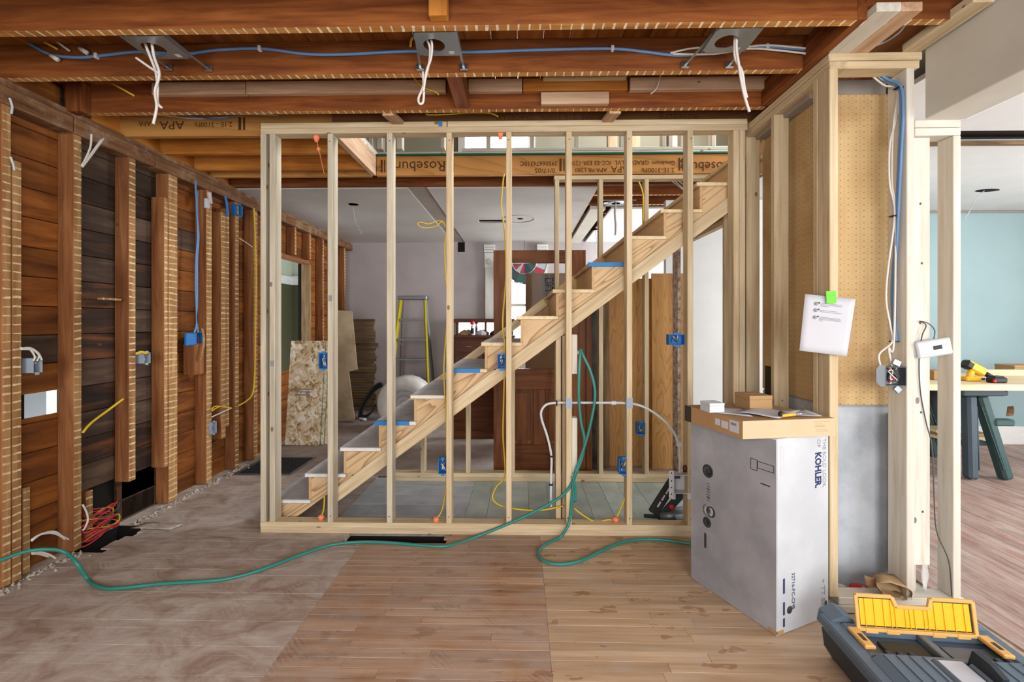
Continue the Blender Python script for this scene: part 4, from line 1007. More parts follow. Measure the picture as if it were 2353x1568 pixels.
cables('hanging_cable', 'straight white cables hanging from the ceiling plate near the partition', [
    [at(1690, 70, Y=2.2), at(1688, 105, Y=2.2), at(1690, 135, Y=2.2), at(1705, 165, Y=2.2), at(1710, 200, Y=2.2), at(1716, 225, Y=2.2)],
    [at(1694, 72, Y=2.19), at(1692, 110, Y=2.19), at(1697, 145, Y=2.19), at(1704, 190, Y=2.19), at(1712, 225, Y=2.19), at(1722, 257, Y=2.19)]], .0065, 'cable_white')['group'] = GH
# blue run along the second joist
Yc = 2.436
bl = [at(x, y, Y=Yc) for x, y in ((42, 80), (75, 105), (120, 126), (180, 132), (240, 127), (320, 119), (420, 124), (500, 115), (600, 112), (700, 124), (790, 125), (940, 118), (1070, 120), (1230, 115), (1400, 112), (1480, 119), (1550, 127), (1620, 124), (1700, 113), (1770, 108), (1860, 115))]
e = cables('electrical_cable', 'long blue cable stapled along the second old joist', [bl], .0085, 'cable_blue')
for x, y in ((222, 129), (597, 112), (1407, 112), (1762, 108)): p = at(x, y, Y=Yc); bx('cable_staple', e, p.x - .008, p.x + .008, Yc - .012, Yc + .01, p.z - .014, p.z + .014, 'cable_white', .002)
cables('electrical_cable', 'white cables joining the blue run near the partition', [[at(x, y, Y=2.425) for x, y in ((1540, 122), (1600, 110), (1680, 112), (1760, 104), (1860, 112))], [at(x, y, Y=2.425) for x, y in ((1545, 124), (1640, 124), (1720, 112), (1790, 116), (1865, 125))]], .0055, 'cable_white')
cables('electrical_cable', 'thin grey cable crossing above the corner of the partition', [[at(1985, 112, Y=2.33), at(2030, 98, Y=2.3), at(2065, 75, Y=2.2), at(2085, 50, Y=2.12)]], .005, 'cable_grey')
for lab, A, m in (('yellow cable stub beside the near end of the blue run', ((70, 80), (132, 113)), 'cable_yellow'), ('white cable stub beside the near end of the blue run', ((108, 80), (160, 117)), 'cable_white'),
                  ('yellow cable end poking under the second joist near the old wall', ((240, 182), (308, 220)), 'cable_yellow')):
    Yq = 2.43 if A[0][1] < 100 else 2.75
    cables('cable_stub', lab, [[at(*A[0], Y=Yq + .0), at(*A[1], Y=Yq)]], .006, m)
for lab, px, py in (('white plastic wire nut pair hung low by the blue run', 125, 132), ('white plastic wire nut pair hung high by the blue run', 192, 116)):
    p = at(px, py, Y=2.42); w = T('wire_cap', p, lab, 'wire cap', 'white wire caps at the joist')
    tube('cap', w, [p + Vector((-.02, 0, .012)), p + Vector((.02, 0, -.014))], .012, 'cable_white', 10, 0); tube('wire_end', w, [p + Vector((-.02, 0, .012)), p + Vector((-.035, .01, .03))], .004, 'cable_red', 6, 0)
cables('electrical_cable', 'yellow cable bit above the middle light plate', [[at(952, 78, Y=2.43), at(945, 92, Y=2.43), at(943, 108, Y=2.43)]], .007, 'cable_yellow')
cables('electrical_cable', 'short yellow cable tail on the third joist', [[at(952, 180, Y=2.80), at(968, 198, Y=2.80), at(985, 206, Y=2.80), at(1003, 212, Y=2.80), at(1008, 218, Y=2.80)]], .006, 'cable_yellow')
cables('electrical_cable', 'white cable tail dangling at the third joist toward the partition', [[at(1518, 172, Y=2.80), at(1512, 195, Y=2.80), at(1505, 208, Y=2.80), at(1495, 216, Y=2.80)]], .004, 'cable_white')
cables('electrical_cable', 'white, blue and yellow cables looping below the stamped beam', [[at(x, y, Y=3.19) for x, y in ((325, 262), (380, 266), (455, 273), (530, 268), (570, 262), (640, 266))], [at(x, y, Y=3.185) for x, y in ((360, 262), (430, 266), (500, 274), (560, 262), (600, 260))]], .005, ['cable_white', 'cable_blue'])
cables('electrical_cable', 'yellow cable lying over the top plate of the stud wall', [[at(x, y, Y=3.08) for x, y in ((980, 258), (985, 264), (1040, 262), (1080, 259), (1125, 260), (1145, 268))]], .005, 'cable_yellow')
p = at(1012, 282, Y=3.1); tag(bx('tape_mark', None, p.x - .012, p.x + .012, 3.1015, 3.1045, 2.797, 2.832, 'tape_blue', .0005), 'blue tape mark on the top plate of the stud wall', 'tape')

# ---- orange wire caps and yellow cable in the new stud wall
for lab, px, py in (('orange plastic cap hanging at the top of the first stud bay', 727, 318), ('orange plastic cap just under the top plate at mid wall', 1150, 311), ('orange plastic cap on the bottom plate before the lowest stairs', 738, 1191),
                    ('orange plastic cap on the bottom plate by the second stud', 1002, 1196), ('orange plastic cap on the bottom plate right of the green hose', 1415, 1196), ('small orange cap lower on its string in the first bay', 732, 343)):
    Yq = 3.14; p = at(px, py, Y=Yq)
    o = T('orange_cap', p, lab, 'wire cap', 'orange caps on the wall'); r = .024 if '343' not in str(py) else .014
    lathe('cap', o, [(0, -r * .8), (r * .55, -r * .8), (r * .8, -.1 * r), (r, .3 * r), (r * .7, .8 * r), (0, r)], 'cap_orange', Matrix.Translation(p), 12)
    lathe('flange', o, [(r * .4, -r * 1.1), (r * .5, -r * .7), (0, -r * .7)], 'cap_orange', Matrix.Translation(p), 10)
cables('electrical_cable', 'orange pull string in the first stud bay', [[at(728, 325, Y=3.14), at(733, 345, Y=3.14), at(745, 400, Y=3.14)]], .0025, 'cap_orange')
cables('electrical_cable', 'yellow cable running down the stud past the middle stairs', [[at(x, y, Y=3.205) for x, y in ((1158, 400), (1152, 470), (1160, 540), (1162, 640), (1155, 740), (1160, 800), (1158, 900), (1156, 1000), (1160, 1090), (1140, 1120), (1132, 1145), (1150, 1162), (1200, 1172), (1250, 1172), (1296, 1163))]], .006, 'cable_yellow')
cables('electrical_cable', 'yellow cable sagging to the cap right of the green hose', [[at(x, y, Y=3.17) for x, y in ((1318, 1168), (1345, 1188), (1370, 1200), (1395, 1195), (1413, 1193), (1428, 1165), (1440, 1130), (1437, 1092))]], .006, 'cable_yellow')
cables('electrical_cable', 'yellow cable on the stud beside the stair mid landing steps', [[at(x, y, Y=3.2) for x, y in ((1032, 505), (1022, 560), (1024, 640), (1030, 700), (1023, 790), (1020, 860), (1025, 960), (1026, 1050))]], .005, 'cable_yellow')
cables('electrical_cable', 'yellow cable loop sticking out of the third stud', [[at(x, y, Y=3.19) for x, y in ((1024, 522), (1018, 510), (1005, 508), (985, 515), (968, 511), (960, 514), (966, 521), (980, 524), (1003, 520), (1014, 510), (1023, 518))]], .004, 'cable_yellow')
cables('electrical_cable', 'short yellow cable up the stud to the lowest cap', [[at(746, 1140, Y=3.16), at(744, 1170, Y=3.15), at(738, 1188, Y=3.15)]], .006, 'cable_yellow')
cables('electrical_cable', 'yellow cable rising from the cap by the second stud', [[at(1004, 1192, Y=3.15), at(1016, 1172, Y=3.17), at(1024, 1130, Y=3.19), at(1026, 1092, Y=3.19)]], .005, 'cable_yellow')
cables('electrical_cable', 'yellow cable on the far stud wall above the steps', [[at(1468, 418, Y=4.13), at(1478, 450, Y=4.13), at(1478, 510, Y=4.13)]], .006, 'cable_yellow')
cables('electrical_cable', 'pale cables fanning out under the far top plate', [[at(1545, 417, Y=4.16), at(1575, 440, Y=4.4)], [at(1552, 417, Y=4.16), at(1582, 445, Y=4.4)], [at(1560, 417, Y=4.16), at(1586, 435, Y=4.4)]], .004, 'cable_grey')

# ---- green air hose
hz = [at(x, y, Z=.011) for x, y in ((200, 1330), (216, 1344), (245, 1353), (290, 1351), (360, 1343), (440, 1338), (520, 1331), (600, 1310), (690, 1276), (760, 1253), (830, 1246), (900, 1248), (970, 1254), (1020, 1256))]
h0 = [at(-30, 1298, X=-2.70), at(0, 1288, X=-2.70), at(60, 1268, X=-2.66), at(110, 1263, X=-2.6), at(150, 1270, X=-2.55), at(178, 1298, X=-2.46)]
h1 = [at(1060, 1246, Y=3.0), at(1110, 1228, Y=3.07), at(1200, 1190, Y=3.09), at(1280, 1148, Y=3.09), at(1310, 1118, Y=3.09), at(1322, 1085, Y=3.09), at(1345, 1020, Y=3.09), at(1362, 950, Y=3.09), at(1367, 900, Y=3.09), at(1357, 855, Y=3.09), at(1340, 818, Y=3.1), at(1334, 803, Y=3.12)]
h2 = [at(1334, 803, Y=3.12), at(1331, 850, Y=3.1), at(1330, 910, Y=3.1), at(1335, 970, Y=3.1), at(1343, 1010, Y=3.1), at(1338, 1050, Y=3.1), at(1320, 1100, Y=3.085), at(1314, 1150, Y=3.085), at(1309, 1195, Y=3.085), at(1300, 1218, Y=3.06)]
h3 = [at(x, y, Z=.011) for x, y in ((1285, 1236), (1255, 1250), (1238, 1266), (1240, 1282), (1262, 1294), (1295, 1297), (1340, 1287), (1390, 1262), (1440, 1244), (1500, 1240), (1560, 1246), (1640, 1260))]
ah = T('air_hose', (hz[4].x, hz[4].y, 0), 'long teal green air hose snaking across the floor and hung on a peg', 'hose')
tube('hose_run', ah, h0 + hz + h1, .0095, 'hose_green', 10); tube('hose_run', ah, h2 + h3, .0095, 'hose_green', 10)
tube('hose_loop', ah, [at(1323, 1085, Y=3.08), at(1316, 1110, Y=3.08), at(1318, 1140, Y=3.08), at(1322, 1152, Y=3.08), at(1321, 1120, Y=3.075), at(1316, 1095, Y=3.075)], .0095, 'hose_green', 8)
p = at(1333, 806, Y=3.14)
pg = T('wooden_peg', p, 'short wooden dowel peg carrying the green hose', 'peg'); tube('dowel', pg, [Vector((SX[4] + .058, 3.155, p.z - .012)), p + Vector((.004, 0, -.02))], .013, 'pale_x', 10, 0); lathe('dowel_end', pg, [(.0125, 0), (.0125, .002), (0, .002)], 'pale', Matrix.Translation(p + Vector((.004, 0, -.02))) @ Matrix.Rotation(R(90), 4, 'Y'), 10)

# ---- water pipe through the studs
pp = [at(x, y, Y=3.15) for x, y in ((1266, 1165), (1266, 1100), (1267, 1050), (1258, 1005), (1245, 965), (1244, 945), (1256, 930), (1280, 926))]
wp = T('water_pipe', pp[0], 'pale plastic water pipe threaded through the studs at waist height', 'pipe')
tube('pipe_run', wp, pp + [at(x, y, Y=3.15) for x, y in ((1310, 926), (1370, 926), (1440, 927), (1480, 936), (1520, 962), (1545, 990), (1558, 1018), (1562, 1050), (1562, 1090))], .0085, 'pex', 10)
for px, py in ((1410, 926), (1560, 1022)): p = at(px, py, Y=3.15); bx('coupling', wp, p.x - .018, p.x + .018, 3.139, 3.161, p.z - .013, p.z + .013, 'pex', .004)
for py in (1049, 1114): p = at(1266, py, Y=3.15); bx('pipe_clip', wp, p.x - .014, p.x + .014, 3.137, 3.163, p.z - .006, p.z + .006, 'black', .002)
p = at(1279, 927, Y=3.15); bx('pipe_clip', wp, p.x - .005, p.x + .005, 3.137, 3.163, p.z - .018, p.z + .018, 'black', .002)
# white washing-machine supply box
a = at(1548, 1135, Y=3.10); b = at(1588, 1092, Y=3.10)
lb = T('supply_box', (a.x, 3.1, a.z), 'white plastic water supply box screwed beside the last stud', 'box')
w, h = b.x - a.x, b.z - a.z
bx('back_panel', lb, a.x, b.x, 3.17, 3.175, a.z, b.z, 'plastic_white', .001)
for q in ((a.x, a.x + .004, a.z, b.z), (b.x - .004, b.x, a.z, b.z), (a.x, b.x, a.z, a.z + .004), (a.x, b.x, b.z - .004, b.z)): bx('side_panel', lb, q[0], q[1], 3.095, 3.17, q[2], q[3], 'plastic_white', .001)
for s in (-1, 1):
    x = a.x if s < 0 else b.x
    fl = bx('flange', lb, min(x, x + s * .034), max(x, x + s * .034), 3.09, 3.094, a.z - .025, b.z + .03, 'plastic_white', .001)
    for zz in (a.z, a.z + h * .35, a.z + h * .7, b.z + .015): lathe('screw_hole', fl, [(.005, 0), (0, .0006)], 'black', Matrix.Translation((x + s * .018, 3.09, zz)) @ Matrix.Rotation(R(90), 4, 'X'), 8)
    bx('foot_tab', lb, x - .012 - (s > 0) * .01, x + .014, 3.1, 3.12, a.z - .04, a.z, 'plastic_white', .002)
bx('valve', lb, a.x + .015, a.x + .05, 3.12, 3.16, b.z - .035, b.z - .008, 'cable_dark', .004)
p = at(1574, 1078, Y=3.12); lathe('valve_handle', lb, [(0, -.02), (.014, -.02), (.016, .01), (.01, .022), (0, .022)], 'mantel', Matrix.Translation(p), 12)

# ---- nail gun lying behind the bottom plate
p = at(1530, 1192, Y=3.33); ng = T('nail_gun', (p.x, 3.33, 0), 'black framing nail gun resting on the painted boards under the stairs', 'nail gun')
g0 = at(1500, 1186, Y=3.33); g1 = at(1548, 1105, Y=3.33)
beam('magazine', ng, g0 + Vector((0, 0, .02)), g1, .035, .075, 'rubber', c=.008)
for f_ in (.3, .5, .7): 
    q_ = (g0 + Vector((0, 0, .02))).lerp(g1, f_); obx('magazine_slot', ng, q_ + Vector((-.005, -.0185, 0)), (.045, .003, .012), Matrix.Rotation(-math.atan2((g1 - g0).z, (g1 - g0).x), 4, 'Y'), 'paper_grey', .003)
beam('nose', ng, at(1480, 1186, Y=3.33), at(1515, 1188, Y=3.33), .025, .025, 'tool_dark', c=.006)
tube('driver_body', ng, [at(1515, 1190, Y=3.34), at(1575, 1180, Y=3.34)], .052, 'steel_dark', 14, 0); tube('cap_end', ng, [at(1548, 1186, Y=3.34), at(1590, 1180, Y=3.34)], .055, 'plastic_grey', 14, 0)
beam('grip', ng, at(1528, 1178, Y=3.33), at(1572, 1130, Y=3.33), .04, .05, 'tool_dark', c=.012)
q_ = at(1543, 1165, Y=3.285); lathe('trigger_button', ng, [(.018, 0), (.018, .01), (.012, .014), (0, .014)], 'red', frm(q_, (1, 0, 0), (0, 0, 1)), 14)

# ---- tool case with open yellow lid, bottom right
BASE = Matrix.Translation((1.575, 1.70, 0)) @ Matrix.Rotation(R(-5), 4, 'Z')
tb = T('tool_case', (0, 0, 0), 'grey-blue plastic tool case with its yellow compartment lid open', 'tool case')
W2 = .285
prism('lower_shell', tb, [(-W2 + .03, .001), (W2 - .03, .001), (W2, .05), (W2 + .01, .13), (-W2 - .01, .13), (-W2, .05)], .56, 'tool_dark', frm((0, .28, 0), (1, 0, 0), (0, 0, 1)))
prism('upper_shell', tb, [(-W2 - .01, .13), (W2 + .01, .13), (W2 - .01, .168), (-W2 + .01, .168)], .54, 'tool_blue', frm((0, .27, 0), (1, 0, 0), (0, 0, 1)))
for s in (-1, 1):
    bx('side_rim', tb, s * W2 - .028, s * W2 + .028, -.26, .27, .165, .198, 'tool_blue', .012)
    bx('latch', tb, s * (W2 - .045) - .02, s * (W2 - .045) + .02, .05, .165, .196, .212, 'tool_peach', .005); bx('latch_slot', tb, s * (W2 - .045) - .007, s * (W2 - .045) + .007, .08, .12, .2115, .2135, 'tool_dark', .001)
    prism('corner_horn', tb, [(-.05, 0), (.05, 0), (.04, .05), (-.01, .075), (-.05, .06)] if s > 0 else [(-.05, 0), (.05, 0), (.05, .06), (.01, .075), (-.04, .05)], .09, 'tool_blue', frm((s * (W2 - .03), .30, .15), (1, 0, 0), (0, 0, 1)))
bx('rear_wall', tb, -W2 + .02, W2 - .02, .165, .20, .168, .205, 'tool_blue', .006); bx('well_floor', tb, -W2 + .03, W2 - .03, .03, .165, .150, .169, 'tool_blue', .003)
bx('well_insert', tb, -.17, -.02, .05, .13, .169, .183, 'tool_dark', .01); bx('well_divider', tb, .0, .03, .03, .165, .169, .20, 'tool_blue', .004); bx('well_insert', tb, .06, .22, .05, .13, .169, .178, 'tool_blue', .008)
bx('front_wall', tb, -W2 + .02, W2 - .02, .015, .035, .168, .20, 'tool_blue', .005)
for s in (-1, 1):
    prism('bin_cover', tb, [(-.115, 0), (.115, 0), (.105, .035), (.075, .055), (-.075, .055), (-.105, .035)], .26, 'tool_blue', frm((s * .165, .0, .165), (1, 0, 0), (0, 0, 1)))
    for q in range(4): bx('cover_rib', tb, s * .165 - .07 + q * .045, s * .165 - .064 + q * .045, -.25, -.005, .2195, .224, 'tool_blue', .002)
    for q in range(3): bx('hinge_tooth', tb, s * .165 - .05 + q * .04, s * .165 - .03 + q * .04, -.002, .02, .20, .222, 'tool_dark', .003)
pan = bx('centre_panel', tb, -.055, .055, -.25, .02, .168, .205, 'tool_blue', .008); bx('window', pan, -.042, .042, -.12, .005, .2045, .2085, 'tool_window', .002)
lathe('carry_ring', pan, [(.035, 0), (.035, .012), (.02, .016), (0, .004)], 'tool_dark', Matrix.Translation((.005, -.17, .205)), 18)
prism('carry_handle', tb, [(-.05, 0), (.06, 0), (.09, .05), (.04, .065), (-.03, .065)], .02, 'tool_dark', frm((.09, -.03, .19), (0, -1, 0), (0, 0, 1)))
# lid: notch in the middle of its free edge
hz0 = .205; ly = .165
LM = frm((0, ly, hz0), (1, 0, 0), (0, .16, 1))
L2 = .218; LH = .128
outl = [(-L2, 0), (L2, 0), (L2, LH), (.065, LH), (.055, LH * .72), (-.068, LH * .72), (-.082, LH), (-L2, LH)]
lid = prism('yellow_lid', tb, outl, -.012, 'tool_yellow', LM)
for a_, b_ in zip(outl, outl[1:] + outl[:1]):
    A = LM @ Vector((a_[0], a_[1], .004)); Bq = LM @ Vector((b_[0], b_[1], .004)); beam('lid_rim', lid, BASE @ A if 0 else A, Bq, .014, .010, 'tool_peach', roll_up=(0, -1, 0), c=.002)
ins = [(x * .955, .012 + y * .83) for x, y in outl]
for a_, b_ in zip(ins, ins[1:] + ins[:1]):
    beam('lid_seal', lid, LM @ Vector((a_[0], a_[1], .001)), LM @ Vector((b_[0], b_[1], .001)), .004, .0035, 'tool_dark', roll_up=(0, -1, 0), c=.0005)
for x in (-.185, -.15, -.115, -.088, -.072, -.035, -.018, .0, .035, .05, .075, .11, .148, .185):
    hh = LH * .70 if -.075 < x < .06 else LH * .9
    beam('lid_rib', lid, LM @ Vector((x, .012, .001)), LM @ Vector((x, hh, .001)), .003, .006, 'tool_yellow', roll_up=(0, -1, 0), c=.0005)
for x in (-.17, -.09, .08, .17): bx('hinge', lid, x - .025, x + .025, ly - .012, ly + .006, hz0 - .012, hz0 + .008, 'tool_peach', .003)
BASE = Matrix.Identity(4)

# ---- torn kraft bag on the sill plate
bg = T('paper_bag', at(2050, 1370, Y=2.33), 'crumpled brown kraft paper bag torn open on the bottom plate', 'bag')
def crumple(name, parent, pts, m, th=.001):
    V = [tuple(p) for p in pts[0]] ; F = []; n = len(pts[0])
    for r_ in pts[1:]: V += [tuple(p) for p in r_]
    for i in range(len(pts) - 1):
        for j in range(n - 1): F.append([i * n + j, i * n + j + 1, (i + 1) * n + j + 1, (i + 1) * n + j])
    o = add(name, pyd(V, F), gm(m), parent, None, True); o.modifiers.new('s', 'SOLIDIFY').thickness = th; return o
c = at(2045, 1352, Y=2.32); rows = []
for i in range(5):
    r_ = []
    for j in range(15):
        a_ = -.3 + j / 14 * 6.0; rx = .085 + .012 * math.sin(3 * a_ + i); rz = .042 + .006 * math.cos(2 * a_)
        r_.append(c + Vector((math.cos(a_) * rx + .012 * i, -.03 + i * .022 + .006 * math.sin(5 * a_), math.sin(a_) * rz - math.cos(a_) * .022 + .004 * math.sin(7 * a_ + i))))
    rows.append(r_)
crumple('bag_mouth', bg, rows, 'kraft')
rows = []
for i in range(4):
    rows.append([at(1985 + j * 16 + i * 3, 1322 + i * 9 + j * 3 + 3 * math.sin(j * 2 + i), Y=2.36 - .008 * i) for j in range(6)])
crumple('bag_tail', bg, rows, 'kraft')
rg = T('rag_heap', at(1945, 1362, Y=2.46), 'heap of grey and red rags in the foot of the chase', 'rag')
for k in range(7):
    p = at(1928 + k * 14, 1352 + (k % 3) * 4, Y=2.46); V = []
    lathe('rag', rg, [(0, -.025), (.03, -.02), (.036, 0), (.025, .02), (0, .03)], 'red' if k in (3, 4) else 'kraft' if k % 2 else 'paper_grey', Matrix.Translation(p) @ Matrix.Rotation(k, 4, 'X') @ Matrix.Diagonal((1.2, .6, .8, 1)), 9)
pb = at(2118, 1325, Y=2.35)
rows = [[pb + Vector((.03 * j / 3 + .003 * math.sin(i * 2 + j), .004 * math.sin(j * 3 + i), .075 - .15 * i / 5)) for j in range(4)] for i in range(6)]
tag(crumple('plastic_scrap', None, rows, 'poly'), 'torn white plastic scrap hanging below the cut pale stud', 'scrap')

# ---- side room: sawhorses, board, tools
def sawhorse(label, px, Y):
    p = at(px, 1000, Y=Y - .38); x = p.x; o = T('sawhorse', (x, Y, 0), label, 'sawhorse', 'plastic sawhorses'); H = .776
    bx('top_beam', o, x - .18, x + .20, Y - .45, Y + .35, H, H + .075, 'saw_plastic', .012); bx('beam_ledge', o, x + .14, x + .26, Y - .42, Y + .3, H + .0, H + .05, 'saw_plastic', .01)
    for s, m in ((-1, 'saw_plastic'), (1, 'saw_green')):
        for yy in (Y - .36, Y + .28):
            l = beam('leg', o, (x + s * .05, yy, H), (x + (.24 if s > 0 else -.08), yy - (.05 if yy < Y else -.05), .01), .09, .10, m, roll_up=(0, 1, 0), c=.02)
            for q in range(3): beam('leg_rib', l, (x + s * .05 + (q - 1) * .03, yy - .047, H - .1), (x + (.21 if s > 0 else -.07) + (q - 1) * .03, yy - .09, .1), .008, .012, m, roll_up=(0, 1, 0), c=.002)
    bx('shelf_brace', o, x - .16, x + .16, Y - .36, Y + .30, .30, .335, 'saw_plastic', .008); bx('clamp_knob', o, x + .12, x + .30, Y - .44, Y - .36, .50, .56, 'saw_green', .012)
    return o
sawhorse('dark plastic sawhorse in full view under the work board', 2243, 4.70)
tbx = at(2145, 880, Y=4.3).x
wbd = T('work_board', (tbx, 4.1, .876), 'pale wooden board laid over sawhorses as a bench', 'board')
bx('board_panel', wbd, at(2100, 890, Y=4.1).x, 6.0, 4.05, 4.95, .877, .912, 'pale', .003); bx('front_batten', wbd, at(2100, 890, Y=4.1).x, 6.0, 4.035, 4.05, .86, .915, 'pale', .002)
bx('scrap_batten', None, at(2262, 870, Y=4.7).x, 6.2, 4.70, 4.74, .913, .975, 'pale', .003)
sb = bpy.data.objects['scrap_batten']; tag(sb, 'pale offcut plank lying along the back of the bench', 'plank')
def drill(label, px, py, Y, s=1.0, m='tool_yellow'):
    p = at(px, py, Y=Y); p.z = .912; o = T('cordless_drill', p, label, 'drill')
    obx('motor_housing', o, p + Vector((0, 0, .12)), (.20, .075, .08), (0, R(28), 0), m, .02); obx('rear_cap', o, p + Vector((-.06, 0, .15)), (.08, .08, .08), (0, R(28), 0), 'black', .02)
    tube('chuck', o, [p + Vector((.09, 0, .075)), p + Vector((.17, 0, .03))], .022, 'black', 12, 0)
    obx('handle', o, p + Vector((-.03, 0, .07)), (.05, .045, .12), (0, R(15), 0), m, .015); obx('battery', o, p + Vector((-.03, 0, .022)), (.14, .08, .04), (0, 0, 0), m, .01)
    bx('battery_clip', o, p.x + .03, p.x + .06, p.y - .045, p.y - .04, .925, .945, 'black', .003)
drill('yellow and black cordless drill on the bench', 2238, 870, 4.3)
p = at(2290, 880, Y=4.17); o = T('battery_pack', (p.x, 4.17, .912), 'black battery pack beside the drill', 'battery'); bx('pack_body', o, p.x - .065, p.x + .065, 4.13, 4.21, .913, .963, 'black', .012); bx('contact_rail', o, p.x - .04, p.x + .04, 4.14, 4.20, .963, .975, 'tool_dark', .004); bx('release_tab', o, p.x - .068, p.x - .05, 4.12, 4.14, .92, .945, 'red', .003)
p = at(2345, 855, Y=4.8); small = T('brown_tool_box', (p.x, 4.8, .912), 'brown box corner at the far end of the bench', 'box'); bx('carton_body', small, p.x - .06, p.x + .2, 4.8, 5.0, .913, .99, 'cardboard', .003); bx('lid', small, p.x - .062, p.x + .202, 4.798, 5.002, .99, 1.01, 'cardboard', .003)
p = at(2150, 870, Y=4.4); small = T('small_brown_carton', (p.x, 4.4, .912), 'small brown carton on the bench between two pale studs', 'box'); bx('carton_body', small, p.x - .05, p.x + .06, 4.36, 4.5, .913, .98, 'cardboard', .003); bx('lid', small, p.x - .052, p.x + .062, 4.358, 4.502, .98, 1.0, 'cardboard', .002)
p = at(2148, 960, Y=5.2)
sk = T('black_bin_bag', (p.x, 5.25, 0), 'black and green bag standing behind the pale studs', 'bag'); lathe('bag_body', sk, [(.0, 0), (.17, .0), (.19, .2), (.16, .5), (.14, .75), (.1, .80), (0, .8)], 'black', Matrix.Translation((p.x, 5.25, .002)), 14); obx('bag_strap', sk, (p.x + .12, 5.08, .45), (.04, .01, .6), (0, 0, .3), 'green_edge', .004)
for k, (dx, w) in enumerate(((0, .5), (.05, .45), (.02, .4))):
    p = at(2215, 1010, Y=4.5); tag(bx('offcut_board', None, p.x - .3 + dx, p.x - .3 + dx + w, 4.42 + k * .03, 4.72 - k * .02, .336 + k * .026, .36 + k * .026, 'pale' if k != 1 else 'kraft', .002), ['lowest pale offcut on the sawhorse shelf', 'brown offcut in the middle of the sawhorse shelf stack', 'topmost pale offcut on the sawhorse shelf'][k], 'offcut')
c = at(2262, 438, Z=ZJ - .012); hc = T('ceiling_cable', (c.x, c.y, 2.4), 'thin grey cable dangling from a hole in the white ceiling', 'cable')
lathe('cable_hole', hc, [(.07, 0), (.0, .001)], 'void_dark', Matrix.Translation((c.x + .03, c.y, ZJ - .0122)) @ Matrix.Rotation(R(180), 4, 'X') @ Matrix.Diagonal((1.6, .8, 1, 1)), 14)
tube('cable_tail', hc, [Vector((c.x, c.y, ZJ - .012)), at(2240, 460, Y=c.y), at(2228, 485, Y=c.y - .1), at(2215, 505, Y=c.y - .1)], .004, 'cable_grey', 6)

# ---- old wall: cables
X0 = -2.79
def lw(label, pts, r, m, X=X0, name='electrical_cable'): return cables(name, label, [[at(x, y, X=X) for x, y in L] for L in pts], r, m)
lw('pair of blue cables dropping to the blue bracket box', [((449, 414), (450, 440), (452, 480), (454, 540), (450, 600), (450, 680), (452, 740), (446, 765)), ((454, 438), (453, 480), (456, 545), (453, 600), (453, 680), (452, 735), (455, 765))], .0075, 'cable_blue')
lw('yellow cable dropping along the wall by the passage', [((583, 478), (585, 520), (588, 620), (587, 740), (585, 860), (580, 905), (566, 922), (549, 932))], .0085, 'cable_yellow')
lw('white cables looping into the first grey box', [((48, 801), (70, 800), (88, 812), (96, 828)), ((48, 803), (75, 805), (90, 818), (84, 830)), ((46, 800), (68, 803), (80, 820), (76, 830))], .005, 'cable_white')
lw('yellow cables entering the grey box in the dark bay', [((312, 812), (325, 808), (340, 812)), ((312, 815), (325, 811), (336, 814))], .005, 'cable_yellow')
lw('slanting yellow cable in the dark bay', [((190, 995), (210, 972), (250, 942), (283, 917))], .008, 'cable_yellow', -2.82)
lw('yellow cables tying into the fifth stud', [((486, 942), (495, 934), (515, 936), (532, 940)), ((487, 945), (505, 935), (532, 938)), ((486, 959), (510, 948), (528, 940))], .006, ['cable_yellow', 'cable_yellow', 'cable_white'])
lw('white cables splayed under the top plate in the dark bay', [((210, 308), (207, 340), (188, 382)), ((238, 318), (215, 350), (189, 384)), ((234, 320), (210, 352), (188, 380))], .006, 'cable_white')
lw('white cables bent out near the floor of the first bay', [((72, 1242), (90, 1230), (120, 1225), (140, 1232), (158, 1240)), ((72, 1244), (95, 1228), (125, 1222), (145, 1236)), ((74, 1240), (100, 1226), (130, 1228), (150, 1240))], .006, 'cable_white', -2.78)
lw('white cables lying at the foot of the first bay', [((72, 1270), (95, 1270), (115, 1276), (128, 1284)), ((74, 1273), (92, 1274), (112, 1280))], .006, 'cable_white', -2.74)
lw('white cable bowed beside the second stud near the floor', [((190, 1160), (199, 1178), (202, 1195), (196, 1212), (190, 1220))], .006, 'cable_white', -2.80)
lw('white cable curl beside the first stud high up', [((22, 225), (28, 245), (26, 262)), ((24, 360), (31, 380), (33, 392))], .006, 'cable_grey', -2.81)
lw('dark blue cable behind the doubled studs', [((517, 450), (521, 470), (522, 497))], .012, 'plastic_blue', -2.81)
lw('white cable slanting to the passage stud', [((550, 548), (566, 558), (580, 568))], .005, 'cable_white', -2.81)
p = at(475, 468, X=-2.80); ob_ = T('old_insulator', p, 'old white porcelain insulator pair high on the old wall', 'insulator'); obx('insulator', ob_, p, (.03, .05, .09), (0, 0, 0), 'plastic_white', .008); p2 = at(482, 455, X=-2.80); obx('insulator', ob_, p2, (.025, .035, .10), (R(12), 0, 0), 'cable_white', .01)
p = at(252, 688, X=-2.86); tag(obx('wood_splinter', None, p, (.03, .16, .014), (0, 0, 0), 'oldstud_edge', .004), 'pale splinter ledge nailed across the dark bay', 'splinter')
p = at(400, 835, X=-2.79); tag(crumple('lath_splinter', None, [[at(462 + 4 * math.sin(i), 755 + i * 18, X=-2.775 + .004 * i), at(468 + 3 * math.sin(i), 755 + i * 18, X=-2.775 + .004 * i)] for i in range(5)], 'oldstud_edge', .004), 'split sliver curling off the sistered stud', 'splinter')
rcoil = T('cable_coil', at(250, 1175, X=-2.88), 'tangle of red and orange cables in the broken hole of the old wall', 'cable')
